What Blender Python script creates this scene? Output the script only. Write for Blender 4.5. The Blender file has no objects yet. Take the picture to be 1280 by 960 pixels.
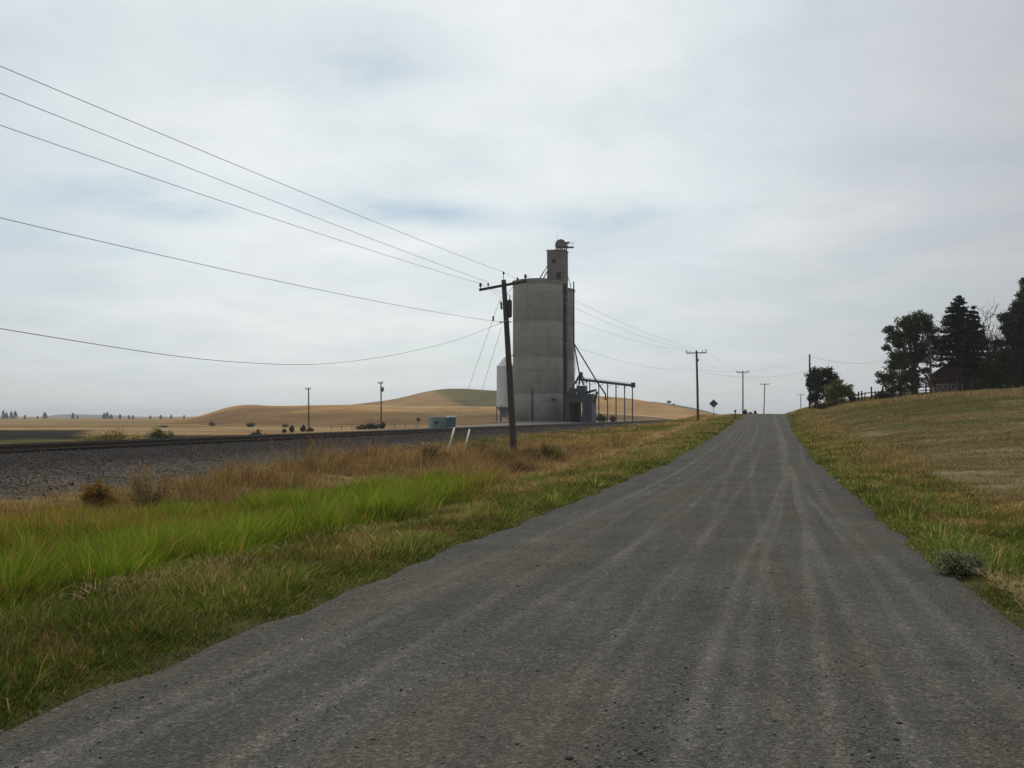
import bpy, math, random
import numpy as np
from mathutils import Vector, Matrix

random.seed(7)
RNG = np.random.default_rng(11)
scene = bpy.context.scene
COL = scene.collection
R = math.radians

# ------------------------------------------------------------------ camera geometry
# World frame: +Y runs along the gravel road, +X to its right, the camera stands on the road at the origin.
F = 1150.0                       # focal length in pixels of a 1280 px wide picture
TH = math.atan(320 / F)          # the camera looks left of the road axis
PITCH = math.atan(40 / F)
EYE = 1.6
CT, ST = math.cos(TH), math.sin(TH)


def cam2w(xc, d):
    """lateral/forward distance seen from the camera -> road frame"""
    return xc * CT - d * ST, xc * ST + d * CT


def P(x, y, d):
    """place at forward distance d that the camera sees in photo column x, row y"""
    u = (x - 640) / F
    v = (480 - y) / F
    k = d / (math.cos(PITCH) - v * math.sin(PITCH))
    t, s = cam2w(u * k, d)
    return Vector((t, s, EYE + k * (math.sin(PITCH) + v * math.cos(PITCH))))


def ss(x, a, b):
    x = np.clip((np.asarray(x, float) - a) / (b - a), 0, 1)
    return x * x * (3 - 2 * x)


# ------------------------------------------------------------------ numpy noise
_perm = RNG.permutation(4096)
_val = RNG.random(4096)


def vnoise(x, y, seed=0):
    x = np.asarray(x, float); y = np.asarray(y, float)
    xi = np.floor(x).astype(np.int64); yi = np.floor(y).astype(np.int64)
    xf = x - xi; yf = y - yi
    xf = xf * xf * (3 - 2 * xf); yf = yf * yf * (3 - 2 * yf)

    def h(a, b):
        return _val[_perm[(_perm[(a + seed * 131) & 4095] + b * 7 + seed) & 4095]]
    a = h(xi, yi); b = h(xi + 1, yi); c = h(xi, yi + 1); d = h(xi + 1, yi + 1)
    return (a * (1 - xf) + b * xf) * (1 - yf) + (c * (1 - xf) + d * xf) * yf


def fbm(x, y, sc=1.0, oct=4, seed=0):
    s = 0; amp = 1; tot = 0
    x = np.asarray(x, float); y = np.asarray(y, float)
    for i in range(oct):
        s = s + amp * vnoise(x * sc + 17.3 * i, y * sc + 9.1 * i, seed + i)
        tot += amp; amp *= .5; sc *= 2.03
    return s / tot


# ------------------------------------------------------------------ terrain height
_rs = np.arange(-80, 1500, 1.0)
_rz = np.interp(_rs, [-80, -40, 0, 15, 35, 55, 75, 100, 125, 145, 160, 175, 200, 260, 400, 1000, 1500],
                [.3, .15, 0, -.2, -.35, -.17, .12, .65, 1.25, 1.7, 1.93, 1.97, 1.6, 1.2, 1.0, 0, 0])
_kern = np.exp(-np.linspace(-2, 2, 17) ** 2); _kern /= _kern.sum()
_rz2 = np.convolve(np.pad(_rz, 8, mode='edge'), _kern, mode='valid')
_rz2 = _rz2 - np.interp(0, _rs, _rz2)


def rz(s):
    return np.interp(s, _rs, _rz2)


def road_edges(s):
    s = np.asarray(s, float)
    sh = ss(s, 70, 150)
    l = -4.1 + .25 * sh + .4 * (fbm(s, s * 0, .35, 3, 3) - .5) + .28 * (fbm(s, s * 0, 1.5, 3, 13) - .5)
    r = 2.02 + 1.3 * sh + .2 * ss(-s, -12, -4) + .4 * (fbm(s, s * 0 + 5, .35, 3, 8) - .5) + .28 * (fbm(s, s * 0 + 5, 1.5, 3, 18) - .5)
    return l, r


def gz(t, s):
    """ground height"""
    t = np.asarray(t, float); s = np.asarray(s, float)
    z0 = rz(s)
    # left of the road: verge, ditch, toe of the railway bank
    near = 1 - ss(s, 45, 110)
    verge = z0 - .03 - .32 * ss(-t, 4.4, 8.5) - .25 * near * ss(-t, 7, 10)
    toe = np.interp(s, [-60, 20, 60, 120, 160, 250, 600], [-.75, -.72, -.6, -.2, .0, .0, -.5])
    left = verge + (toe - verge) * ss(-t, 9.5, 19)
    # ballast crown (rails run on it), flat grade
    left = left + (0.2 - left) * ss(-t, 18.5, 26.5)
    # service track beyond and the plain
    pad = np.interp(-t, [30, 36, 45, 54, 64, 81, 96, 140, 6000], [.2, .3, .4, -.1, -1.3, -1.2, -1.9, -2.0, -2.2])
    pl_ = np.interp(-t, [30, 36, 46, 60, 120, 400, 6000], [.2, .17, -1.5, -1.9, -2.0, -2.0, -2.4])
    w = ss(s, 120, 172)
    far = pl_ * (1 - w) + pad * w
    far = far + (-2.0 - far) * ss(s, 260, 420)
    left = np.where(-t > 30, far, left)
    # fade the road-side rise into the plain far away
    left = left + (-2.0 - left) * ss(s, 420, 1200)
    # right of the road: bank up to the farmyard
    f = np.interp(t, [-50, 2.2, 4, 9, 18, 33, 60, 120, 6000], [0, 0, .45, 1.8, 2.95, 3.85, 4.7, 5.4, 3.0])
    A = ss(s, 2, 118) * (1 - .6 * ss(s, 150, 420)) * (1 - .8 * ss(s, 600, 2000))
    right = z0 - .03 + f * A - .14 * np.exp(-((t - 3.6) / .9) ** 2) * (1 - ss(s, 20, 60))
    z = np.where(t < -4.1, left, np.where(t > 1.9, right, z0 - .03))
    # under the road sheet
    le, re = road_edges(s)
    inside = ss(t, le - .15, le + .35) * ss(-t, -re - .15, -re + .35)
    z = z - .09 * inside
    # small bumps
    d = np.hypot(t, s)
    b = (fbm(t, s, .9, 3, 20) - .5) * .14 + (fbm(t, s, .12, 2, 24) - .5) * .25
    flat = np.where((t < -24) & (t > -37), .25, 1.0)
    z = z + b * (1 - inside) * flat * (1 - .7 * ss(-np.abs(t + 1), -6, -4))
    return z


def g(t, s):
    return float(gz(np.array([t]), np.array([s]))[0])


# ------------------------------------------------------------------ material helpers
def newmat(name):
    m = bpy.data.materials.new(name); m.use_nodes = True
    nt = m.node_tree; nt.nodes.clear()
    return m, nt, nt.nodes, nt.links


def nd(nt, typ, **kw):
    n = nt.nodes.new(typ)
    for k, v in kw.items():
        setattr(n, k, v)
    return n


def ramp(nt, stops, interp='LINEAR'):
    r = nt.nodes.new('ShaderNodeValToRGB'); r.color_ramp.interpolation = interp
    e = r.color_ramp.elements
    while len(e) > 1:
        e.remove(e[-1])
    e[0].position = stops[0][0]; e[0].color = stops[0][1]
    for p, c in stops[1:]:
        q = e.new(p); q.color = c
    return r


def mathn(nt, op, a, b=None, clamp=False):
    n = nt.nodes.new('ShaderNodeMath'); n.operation = op; n.use_clamp = clamp
    for i, v in enumerate((a, b)):
        if v is None: continue
        if isinstance(v, (int, float)): n.inputs[i].default_value = v
        else: nt.links.new(v, n.inputs[i])
    return n.outputs[0]


def mixc(nt, fac, a, b, blend='MIX'):
    n = nt.nodes.new('ShaderNodeMix'); n.data_type = 'RGBA'; n.blend_type = blend
    for i, v in ((0, fac), (6, a), (7, b)):
        if isinstance(v, (int, float)): n.inputs[i].default_value = v
        elif isinstance(v, tuple): n.inputs[i].default_value = v
        else: nt.links.new(v, n.inputs[i])
    return n.outputs[2]


def c4(c, k=1.0):
    return (c[0] * k, c[1] * k, c[2] * k, 1)


def noise(nt, vec, scale, detail=4, rough=.55):
    n = nt.nodes.new('ShaderNodeTexNoise'); n.inputs['Scale'].default_value = scale
    n.inputs['Detail'].default_value = detail; n.inputs['Roughness'].default_value = rough
    if vec is not None: nt.links.new(vec, n.inputs['Vector'])
    return n


def objvec(nt, scale=(1, 1, 1)):
    tc = nt.nodes.new('ShaderNodeTexCoord'); mp = nt.nodes.new('ShaderNodeMapping')
    mp.inputs['Scale'].default_value = scale
    nt.links.new(tc.outputs['Object'], mp.inputs['Vector'])
    return mp.outputs[0]


def plain(name, col, rough=.8, var=.25, scale=3.0, metal=0.0, stretch=(1, 1, 1), bump=0.0, second=None, spec=.3):
    """weathered surface: base colour broken up by two scales of noise"""
    m, nt, N, L = newmat(name)
    bs = nd(nt, 'ShaderNodeBsdfPrincipled'); out = nd(nt, 'ShaderNodeOutputMaterial')
    L.new(bs.outputs[0], out.inputs[0])
    v = objvec(nt, stretch)
    n1 = noise(nt, v, scale, 6, .65)
    n2 = noise(nt, v, scale * 6, 3, .6)
    f = mathn(nt, 'ADD', mathn(nt, 'MULTIPLY', n1.outputs[0], .65), mathn(nt, 'MULTIPLY', n2.outputs[0], .35))
    sec = second or (col[0] * (1 - var), col[1] * (1 - var), col[2] * (1 - var))
    hi = (col[0] * (1 + var * .6), col[1] * (1 + var * .6), col[2] * (1 + var * .6))
    r = ramp(nt, [(.32, c4(sec)), (.52, c4(col)), (.72, c4(hi))])
    L.new(f, r.inputs[0]); L.new(r.outputs[0], bs.inputs['Base Color'])
    bs.inputs['Roughness'].default_value = rough; bs.inputs['Metallic'].default_value = metal
    bs.inputs['Specular IOR Level'].default_value = spec
    if bump:
        bp = nd(nt, 'ShaderNodeBump'); bp.inputs['Strength'].default_value = bump; bp.inputs['Distance'].default_value = .02
        L.new(f, bp.inputs['Height']); L.new(bp.outputs[0], bs.inputs['Normal'])
    return m


def leafmat(name, transl=.35, rough=.6):
    """blades and leaves: colour stored per leaf, light passes through them"""
    m, nt, N, L = newmat(name)
    a = nd(nt, 'ShaderNodeAttribute', attribute_name='Col')
    d = nd(nt, 'ShaderNodeBsdfDiffuse'); tr = nd(nt, 'ShaderNodeBsdfTranslucent')
    mx = nd(nt, 'ShaderNodeMixShader'); mx.inputs[0].default_value = transl
    out = nd(nt, 'ShaderNodeOutputMaterial')
    L.new(a.outputs['Color'], d.inputs[0])
    L.new(mixc(nt, 1.0, a.outputs['Color'], (1.15, 1.1, .7, 1), 'MULTIPLY'), tr.inputs[0])
    L.new(d.outputs[0], mx.inputs[1]); L.new(tr.outputs[0], mx.inputs[2]); L.new(mx.outputs[0], out.inputs[0])
    return m


# ------------------------------------------------------------------ object helpers
def tag(o, label=None, cat=None, group=None, kind=None):
    if label: o['label'] = label
    if cat: o['category'] = cat
    if group: o['group'] = group
    if kind: o['kind'] = kind
    return o


def empty(name, loc, label, cat, group=None, rz_=0.0):
    o = bpy.data.objects.new(name, None); COL.objects.link(o)
    o.location = loc; o.rotation_euler = (0, 0, rz_); o.empty_display_size = .3
    return tag(o, label, cat, group)


def mesh_np(name, verts, faces_flat, loop_tot, mat, parent=None, cols=None, smooth=False):
    """one mesh object from numpy arrays"""
    me = bpy.data.meshes.new(name)
    nv = len(verts); nf = len(loop_tot)
    me.vertices.add(nv); me.vertices.foreach_set('co', np.asarray(verts, np.float32).ravel())
    me.loops.add(len(faces_flat)); me.loops.foreach_set('vertex_index', np.asarray(faces_flat, np.int32))
    me.polygons.add(nf)
    st = np.concatenate([[0], np.cumsum(loop_tot)[:-1]]).astype(np.int32)
    me.polygons.foreach_set('loop_start', st)
    me.polygons.foreach_set('loop_total', np.asarray(loop_tot, np.int32))
    if smooth: me.polygons.foreach_set('use_smooth', np.ones(nf, bool))
    me.update(calc_edges=True)
    if cols is not None:
        at = me.color_attributes.new('Col', 'FLOAT_COLOR', 'POINT')
        c = np.ones((nv, 4), np.float32); c[:, :cols.shape[1]] = cols
        at.data.foreach_set('color', c.ravel())
    if mat: me.materials.append(mat)
    o = bpy.data.objects.new(name, me); COL.objects.link(o)
    if parent: o.parent = parent
    return o


class MB:
    """collects shapes for ONE mesh"""
    def __init__(self): self.v = []; self.f = []; self.sm = []

    def add(self, vs, fs, smooth=False):
        b = len(self.v); self.v += [tuple(x) for x in vs]
        self.f += [tuple(b + i for i in f) for f in fs]; self.sm += [smooth] * len(fs)
        return self

    def box(self, c, sz, rot=0.0, tilt=None):
        x, y, z = sz[0] / 2, sz[1] / 2, sz[2] / 2
        M = Matrix.Rotation(rot, 3, 'Z')
        if tilt is not None: M = tilt
        vs = [Vector(c) + M @ Vector((a * x, b * y, d * z)) for d in (-1, 1) for a, b in ((-1, -1), (1, -1), (1, 1), (-1, 1))]
        return self.add(vs, [(3, 2, 1, 0), (4, 5, 6, 7), (0, 1, 5, 4), (1, 2, 6, 5), (2, 3, 7, 6), (3, 0, 4, 7)])

    def bar(self, a, b, w, h):
        """rectangular bar from a to b"""
        a, b = Vector(a), Vector(b); d = b - a; L = d.length
        q = d.to_track_quat('Y', 'Z').to_matrix()
        return self.box((a + b) / 2, (w, L, h), tilt=q)

    def tube(self, pts, rad, n=8, cap=True):
        pts = [Vector(p) for p in pts]
        if isinstance(rad, (int, float)): rad = [rad] * len(pts)
        vs = []; fs = []; prev = None
        for i, p in enumerate(pts):
            d = (pts[min(i + 1, len(pts) - 1)] - pts[max(i - 1, 0)])
            if d.length < 1e-9: d = Vector((0, 0, 1))
            d.normalize()
            if prev is None:
                a = Vector((1, 0, 0)) if abs(d.x) < .8 else Vector((0, 1, 0))
                u = d.cross(a).normalized()
            else:
                u = (prev - d * prev.dot(d))
                u = u.normalized() if u.length > 1e-6 else d.orthogonal().normalized()
            prev = u; w = d.cross(u)
            for k in range(n):
                an = 2 * math.pi * k / n
                vs.append(p + (u * math.cos(an) + w * math.sin(an)) * rad[i])
        for i in range(len(pts) - 1):
            for k in range(n):
                a = i * n + k; b = i * n + (k + 1) % n
                fs.append((a, b, b + n, a + n))
        self.add(vs, fs, n > 5)
        if cap:
            b = len(self.v) - len(vs)
            self.f.append(tuple(b + k for k in reversed(range(n)))); self.sm.append(False)
            e = b + (len(pts) - 1) * n
            self.f.append(tuple(e + k for k in range(n))); self.sm.append(False)
        return self

    def lathe(self, c, prof, n=48, close=True):
        """prof: list of (radius, z)"""
        vs = []; fs = []
        for r, z in prof:
            for k in range(n):
                a = 2 * math.pi * k / n
                vs.append((c[0] + r * math.cos(a), c[1] + r * math.sin(a), c[2] + z))
        for i in range(len(prof) - 1):
            for k in range(n):
                a = i * n + k; b = i * n + (k + 1) % n
                fs.append((a, b, b + n, a + n))
        if close:
            fs.append(tuple(reversed(range(n)))); e = (len(prof) - 1) * n
            fs.append(tuple(e + k for k in range(n)))
        return self.add(vs, fs, True)

    def prism(self, poly, ext):
        """poly: 3D outline, extruded by vector ext"""
        n = len(poly); e = Vector(ext)
        vs = [Vector(p) for p in poly] + [Vector(p) + e for p in poly]
        fs = [tuple(reversed(range(n))), tuple(range(n, 2 * n))] + [(i, (i + 1) % n, n + (i + 1) % n, n + i) for i in range(n)]
        return self.add(vs, fs)

    def build(self, name, mat, parent=None, bevel=0.0):
        if parent is not None:      # parts are modelled in world places, stored relative to their thing
            M = chain(parent).inverted()
            self.v = [tuple(M @ Vector(p)) for p in self.v]
        me = bpy.data.meshes.new(name)
        me.from_pydata(self.v, [], self.f); me.update()
        me.polygons.foreach_set('use_smooth', self.sm)
        me.materials.append(mat)
        o = bpy.data.objects.new(name, me); COL.objects.link(o)
        if parent is not None: o.parent = parent
        if bevel:
            b = o.modifiers.new('soft_edges', 'BEVEL'); b.width = bevel; b.segments = 2; b.limit_method = 'ANGLE'
        return o


def chain(o):
    M = Matrix.Translation(o.location) @ o.rotation_euler.to_matrix().to_4x4()
    return chain(o.parent) @ M if o.parent else M


def single(mb, name, mat, base, label, cat, group=None, bevel=0.0):
    """a thing that is one mesh, with its origin at its base"""
    b = Vector(base)
    mb.v = [tuple(Vector(p) - b) for p in mb.v]
    o = mb.build(name, mat, None, bevel); o.location = b
    return tag(o, label, cat, group)


# ------------------------------------------------------------------ materials
M_pole = plain('pole_wood', (.075, .066, .057), .85, .4, 2.5, stretch=(6, 6, .5), bump=.4)
M_polefar = plain('pole_wood_pale', (.11, .105, .098), .85, .3, 2.5, stretch=(6, 6, .5))
M_arm = plain('crossarm_wood', (.075, .068, .06), .85, .35, 3, bump=.3)
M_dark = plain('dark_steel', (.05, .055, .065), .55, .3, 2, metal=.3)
M_blue = plain('blue_grey_steel', (.055, .066, .09), .5, .25, 2, metal=.3)
M_grey = plain('grey_steel', (.2, .21, .22), .5, .25, 2, metal=.5)
M_galv = plain('galvanised_steel', (.8, .82, .83), .38, .08, 1.5, metal=.35, stretch=(1, 1, 3))  # base colour whitened so the bin roof carries its sun glint
M_wire = plain('wire_metal', (.36, .36, .37), .5, .1, 1, metal=.4)
M_ins = plain('insulator_porcelain', (.12, .1, .09), .25, .1, 4)
M_guard = plain('guard_plastic', (.62, .57, .44), .5, .1, 3)
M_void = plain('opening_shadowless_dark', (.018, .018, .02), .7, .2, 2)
M_rail = plain('rail_steel', (.07, .055, .045), .5, .3, 3, metal=.6)
M_tie = plain('sleeper_wood', (.05, .042, .036), .9, .4, 4)
M_bark = plain('tree_bark', (.045, .037, .03), .9, .4, 5, bump=.5)
M_bark2 = plain('bare_branch_bark', (.04, .035, .032), .9, .3, 5)
M_stalk = plain('dry_stalks', (.24, .17, .09), .9, .3, 8)
M_leaf = leafmat('leaves', .3)
M_grass = leafmat('grass_blades', .42)
M_dry = leafmat('dry_blades', .3)

# concrete with pour lines and rain streaks
def concrete(name, col, lines=True):
    m, nt, N, L = newmat(name)
    bs = nd(nt, 'ShaderNodeBsdfPrincipled'); out = nd(nt, 'ShaderNodeOutputMaterial'); L.new(bs.outputs[0], out.inputs[0])
    v = objvec(nt); vs = objvec(nt, (1.1, 1.1, .06)); vh = objvec(nt, (.06, .06, 1.6))
    n1 = noise(nt, v, .35, 6, .65); n2 = noise(nt, vs, 1.2, 5, .6); n3 = noise(nt, vh, 1.0, 4, .6); n4 = noise(nt, v, 5, 4, .7)
    base = ramp(nt, [(.3, c4(col, .82)), (.5, c4(col)), (.75, c4(col, 1.12))]); L.new(n1.outputs[0], base.inputs[0])
    st = ramp(nt, [(.36, (.62, .6, .57, 1)), (.55, (1, 1, 1, 1)), (.8, (1.1, 1.1, 1.1, 1))]); L.new(n2.outputs[0], st.inputs[0])
    hb = ramp(nt, [(.34, (.74, .73, .72, 1)), (.46, (1, 1, 1, 1)), (.7, (1.06, 1.06, 1.06, 1))]); L.new(n3.outputs[0], hb.inputs[0])
    fn = ramp(nt, [(.3, (.85, .85, .85, 1)), (.6, (1.05, 1.05, 1.05, 1))]); L.new(n4.outputs[0], fn.inputs[0])
    c = mixc(nt, .25, base.outputs[0], st.outputs[0], 'MULTIPLY')
    if lines: c = mixc(nt, .55, c, hb.outputs[0], 'MULTIPLY')
    c = mixc(nt, 1.0, c, fn.outputs[0], 'MULTIPLY')
    L.new(c, bs.inputs['Base Color']); bs.inputs['Roughness'].default_value = .9
    bs.inputs['Specular IOR Level'].default_value = .2
    bp = nd(nt, 'ShaderNodeBump'); bp.inputs['Strength'].default_value = .3; bp.inputs['Distance'].default_value = .03
    L.new(n4.outputs[0], bp.inputs['Height']); L.new(bp.outputs[0], bs.inputs['Normal'])
    return m


M_conc = concrete('silo_concrete', (.28, .268, .248))
M_conc2 = concrete('tower_concrete', (.17, .155, .145))
M_slab = concrete('slab_concrete', (.32, .30, .27), False)

# ground: zone colours come per vertex, broken up by fine noise; alpha = stoniness
m, nt, N, L = newmat('ground_soil')
at = nd(nt, 'ShaderNodeAttribute', attribute_name='Col')
v = objvec(nt)
n1 = noise(nt, v, 2.2, 6, .7); n2 = noise(nt, v, 22, 4, .7)
vo = nd(nt, 'ShaderNodeTexVoronoi'); vo.inputs['Scale'].default_value = 16; L.new(v, vo.inputs['Vector'])
r1 = ramp(nt, [(.28, (.6, .6, .58, 1)), (.5, (1, 1, 1, 1)), (.75, (1.35, 1.33, 1.25, 1))]); L.new(n1.outputs[0], r1.inputs[0])
r2 = ramp(nt, [(.3, (.6, .6, .6, 1)), (.7, (1.4, 1.4, 1.4, 1))]); L.new(n2.outputs[0], r2.inputs[0])
sep = nd(nt, 'ShaderNodeSeparateColor'); L.new(vo.outputs['Color'], sep.inputs[0])
r3 = ramp(nt, [(0, (.55, .55, .55, 1)), (.6, (1, 1, 1, 1)), (1, (1.9, 1.85, 1.8, 1))]); L.new(sep.outputs[0], r3.inputs[0])
c = mixc(nt, .8, at.outputs['Color'], r1.outputs[0], 'MULTIPLY')
c = mixc(nt, .7, c, r2.outputs[0], 'MULTIPLY')
c = mixc(nt, at.outputs['Alpha'], c, mixc(nt, 1.0, c, r3.outputs[0], 'MULTIPLY'))
bs = nd(nt, 'ShaderNodeBsdfDiffuse'); out = nd(nt, 'ShaderNodeOutputMaterial')
L.new(c, bs.inputs['Color']); L.new(bs.outputs[0], out.inputs[0])
bp = nd(nt, 'ShaderNodeBump'); bp.inputs['Strength'].default_value = .5; bp.inputs['Distance'].default_value = .05
L.new(mathn(nt, 'ADD', n2.outputs[0], n1.outputs[0]), bp.inputs['Height']); L.new(bp.outputs[0], bs.inputs['Normal'])
M_ground = m

# gravel road: grey stones, paler dusty wheel tracks running along it
m, nt, N, L = newmat('road_gravel')
v = objvec(nt)
wob = noise(nt, objvec(nt, (0, .045, 0)), 1.0, 2, .5)
comb = nd(nt, 'ShaderNodeSeparateXYZ'); L.new(v, comb.inputs[0])
tt = mathn(nt, 'ADD', comb.outputs[0], mathn(nt, 'MULTIPLY', wob.outputs[0], 2.2))
cx = nd(nt, 'ShaderNodeCombineXYZ'); L.new(tt, cx.inputs[0]); L.new(mathn(nt, 'MULTIPLY', comb.outputs[1], .035), cx.inputs[1])
trk = noise(nt, cx.outputs[0], 1.9, 5, .62)
cx2 = nd(nt, 'ShaderNodeCombineXYZ'); L.new(mathn(nt, 'MULTIPLY', tt, 3.0), cx2.inputs[0]); L.new(mathn(nt, 'MULTIPLY', comb.outputs[1], .12), cx2.inputs[1])
trk2 = noise(nt, cx2.outputs[0], 1.6, 4, .6)
tr = ramp(nt, [(.34, (.074, .073, .071, 1)), (.48, (.082, .0805, .0775, 1)), (.58, (.092, .09, .085, 1)), (.7, (.105, .102, .094, 1))])
L.new(mathn(nt, 'ADD', mathn(nt, 'MULTIPLY', trk.outputs[0], .6), mathn(nt, 'MULTIPLY', trk2.outputs[0], .4)), tr.inputs[0])
# single wheel tracks, each bending a little as it runs up the road
smr = nd(nt, 'ShaderNodeMapRange'); smr.interpolation_type = 'SMOOTHSTEP'; smr.inputs[1].default_value = 4; smr.inputs[2].default_value = 34; L.new(comb.outputs[1], smr.inputs[0])
wv = mathn(nt, 'MULTIPLY', mathn(nt, 'SUBTRACT', noise(nt, objvec(nt, (.12, .035, 0)), 1.0, 2, .5).outputs[0], .5), .8)
t_w = mathn(nt, 'ADD', comb.outputs[0], wv); lines = None
rngs = []
for (s0_, s1_) in ((4, 20), (9, 34), (22, 70)):
    mr = nd(nt, 'ShaderNodeMapRange'); mr.interpolation_type = 'SMOOTHSTEP'; mr.inputs[1].default_value = s0_; mr.inputs[2].default_value = s1_; L.new(comb.outputs[1], mr.inputs[0]); rngs.append(mr.outputs[0])
for (a0, b0_, b1_, b2_, wdt, amp) in ((-3.3, .15, .1, .2, .11, .8), (-3.05, .1, .3, .3, .07, .5), (-2.45, -.2, .4, .3, .08, .7), (-2.1, .5, .2, .5, .06, .55), (-1.7, -.3, .5, .4, .07, .5), (-1.2, .25, .35, .3, .06, .7),
                                      (-.95, .0, -.3, -.4, .07, .5), (-.5, .35, .65, .2, .07, 1.0), (-.28, .3, .6, .25, .06, .7), (.0, -.2, -.3, -.5, .06, .5), (.25, .3, .2, .25, .07, .9), (.62, -.15, .3, .3, .06, .8), (.95, .1, -.35, .2, .07, .6), (1.35, -.2, .1, .7, .09, .6)):
    ce_ = mathn(nt, 'ADD', mathn(nt, 'MULTIPLY', rngs[0], b0_), a0)
    ce_ = mathn(nt, 'ADD', ce_, mathn(nt, 'ADD', mathn(nt, 'MULTIPLY', rngs[1], b1_), mathn(nt, 'MULTIPLY', rngs[2], b2_)))
    q = mathn(nt, 'DIVIDE', mathn(nt, 'SUBTRACT', t_w, ce_), wdt)
    q = mathn(nt, 'MULTIPLY', mathn(nt, 'EXPONENT', mathn(nt, 'MULTIPLY', mathn(nt, 'MULTIPLY', q, q), -1.0)), amp)
    lines = q if lines is None else mathn(nt, 'ADD', lines, q, True)
brk = ramp(nt, [(.32, (.3, .3, .3, 1)), (.58, (1, 1, 1, 1))]); L.new(noise(nt, objvec(nt, (1.4, .16, 1)), 1.0, 4, .6).outputs[0], brk.inputs[0])
trc = mixc(nt, mathn(nt, 'MULTIPLY', mathn(nt, 'MULTIPLY', lines, brk.outputs[0]), .78), tr.outputs[0], (.155, .148, .13, 1))
olv = ramp(nt, [(.44, (0, 0, 0, 1)), (.66, (.65, .65, .65, 1))]); L.new(noise(nt, objvec(nt, (.9, .16, 1)), 1.0, 4, .6).outputs[0], olv.inputs[0])
trc = mixc(nt, olv.outputs[0], trc, (.105, .096, .07, 1))
vo = nd(nt, 'ShaderNodeTexVoronoi'); vo.inputs['Scale'].default_value = 75; L.new(v, vo.inputs['Vector'])
vo2 = nd(nt, 'ShaderNodeTexVoronoi'); vo2.inputs['Scale'].default_value = 30; L.new(v, vo2.inputs['Vector'])
sep = nd(nt, 'ShaderNodeSeparateColor'); L.new(vo.outputs['Color'], sep.inputs[0])
sep2 = nd(nt, 'ShaderNodeSeparateColor'); L.new(vo2.outputs['Color'], sep2.inputs[0])
s1 = ramp(nt, [(0, (.62, .62, .62, 1)), (.55, (.97, .97, .97, 1)), (.9, (1.25, 1.24, 1.2, 1)), (1, (2.0, 1.95, 1.85, 1))]); L.new(sep.outputs[0], s1.inputs[0])
s2 = ramp(nt, [(0, (.75, .75, .75, 1)), (.8, (1.05, 1.05, 1.05, 1)), (1, (1.6, 1.55, 1.5, 1))]); L.new(sep2.outputs[1], s2.inputs[0])
pn = noise(nt, v, .7, 5, .65)
pr = ramp(nt, [(.3, (.78, .78, .8, 1)), (.7, (1.2, 1.19, 1.15, 1))]); L.new(pn.outputs[0], pr.inputs[0])
c = mixc(nt, .75, trc, s1.outputs[0], 'MULTIPLY'); c = mixc(nt, .6, c, s2.outputs[0], 'MULTIPLY'); c = mixc(nt, .8, c, pr.outputs[0], 'MULTIPLY')
bs = nd(nt, 'ShaderNodeBsdfPrincipled'); out = nd(nt, 'ShaderNodeOutputMaterial')
bs.inputs['Roughness'].default_value = .95; bs.inputs['Specular IOR Level'].default_value = .02
L.new(c, bs.inputs['Base Color']); L.new(bs.outputs[0], out.inputs[0])
bp = nd(nt, 'ShaderNodeBump'); bp.inputs['Strength'].default_value = .6; bp.inputs['Distance'].default_value = .02
hn = mathn(nt, 'ADD', mathn(nt, 'MULTIPLY', vo.outputs['Distance'], -.8), mathn(nt, 'MULTIPLY', vo2.outputs['Distance'], -.5))
L.new(hn, bp.inputs['Height']); L.new(bp.outputs[0], bs.inputs['Normal'])
M_road = m

m, nt, N, L = newmat('loose_stones')
at = nd(nt, 'ShaderNodeAttribute', attribute_name='Col'); bs = nd(nt, 'ShaderNodeBsdfPrincipled'); out = nd(nt, 'ShaderNodeOutputMaterial')
bs.inputs['Roughness'].default_value = .85; bs.inputs['Specular IOR Level'].default_value = .25
L.new(at.outputs['Color'], bs.inputs['Base Color']); L.new(bs.outputs[0], out.inputs[0]); M_stone = m

# ------------------------------------------------------------------ ground sheet
def geo(a, b, n):
    return np.geomspace(a, b, n)


tx = np.unique(np.concatenate([-geo(330, 9000, 40), np.arange(-330, -110, 3.2), np.arange(-110, -45, 1.6), np.arange(-45, -4.8, .33), np.arange(-4.8, -3.2, .12),
                               np.arange(-3.2, 1.4, .5), np.arange(1.4, 3.2, .12), np.arange(3.2, 14, .3), np.arange(14, 80, 1.1), geo(80, 9000, 36)]))
sy = np.unique(np.concatenate([-geo(6, 400, 14), np.arange(-6, 62, .34), np.arange(62, 230, 1.1), np.arange(230, 620, 5.5), geo(620, 9000, 44)]))
T, S = np.meshgrid(tx, sy)
Z = gz(T, S)
XC = T * CT + S * ST; DC = -T * ST + S * CT        # lateral/forward distance seen from the camera position
nA = fbm(T, S, .11, 5, 40); nB = fbm(T, S, .5, 4, 50); nC = fbm(T * .35, S, .22, 4, 60); nF = fbm(T * .02, S * .05, .5, 4, 66)


def lerp(a, b, w):
    return a + (b - a) * w[..., None]


C = np.ones(T.shape + (3,)) * np.array([.2, .15, .07])
one = np.ones_like(T)
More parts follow.
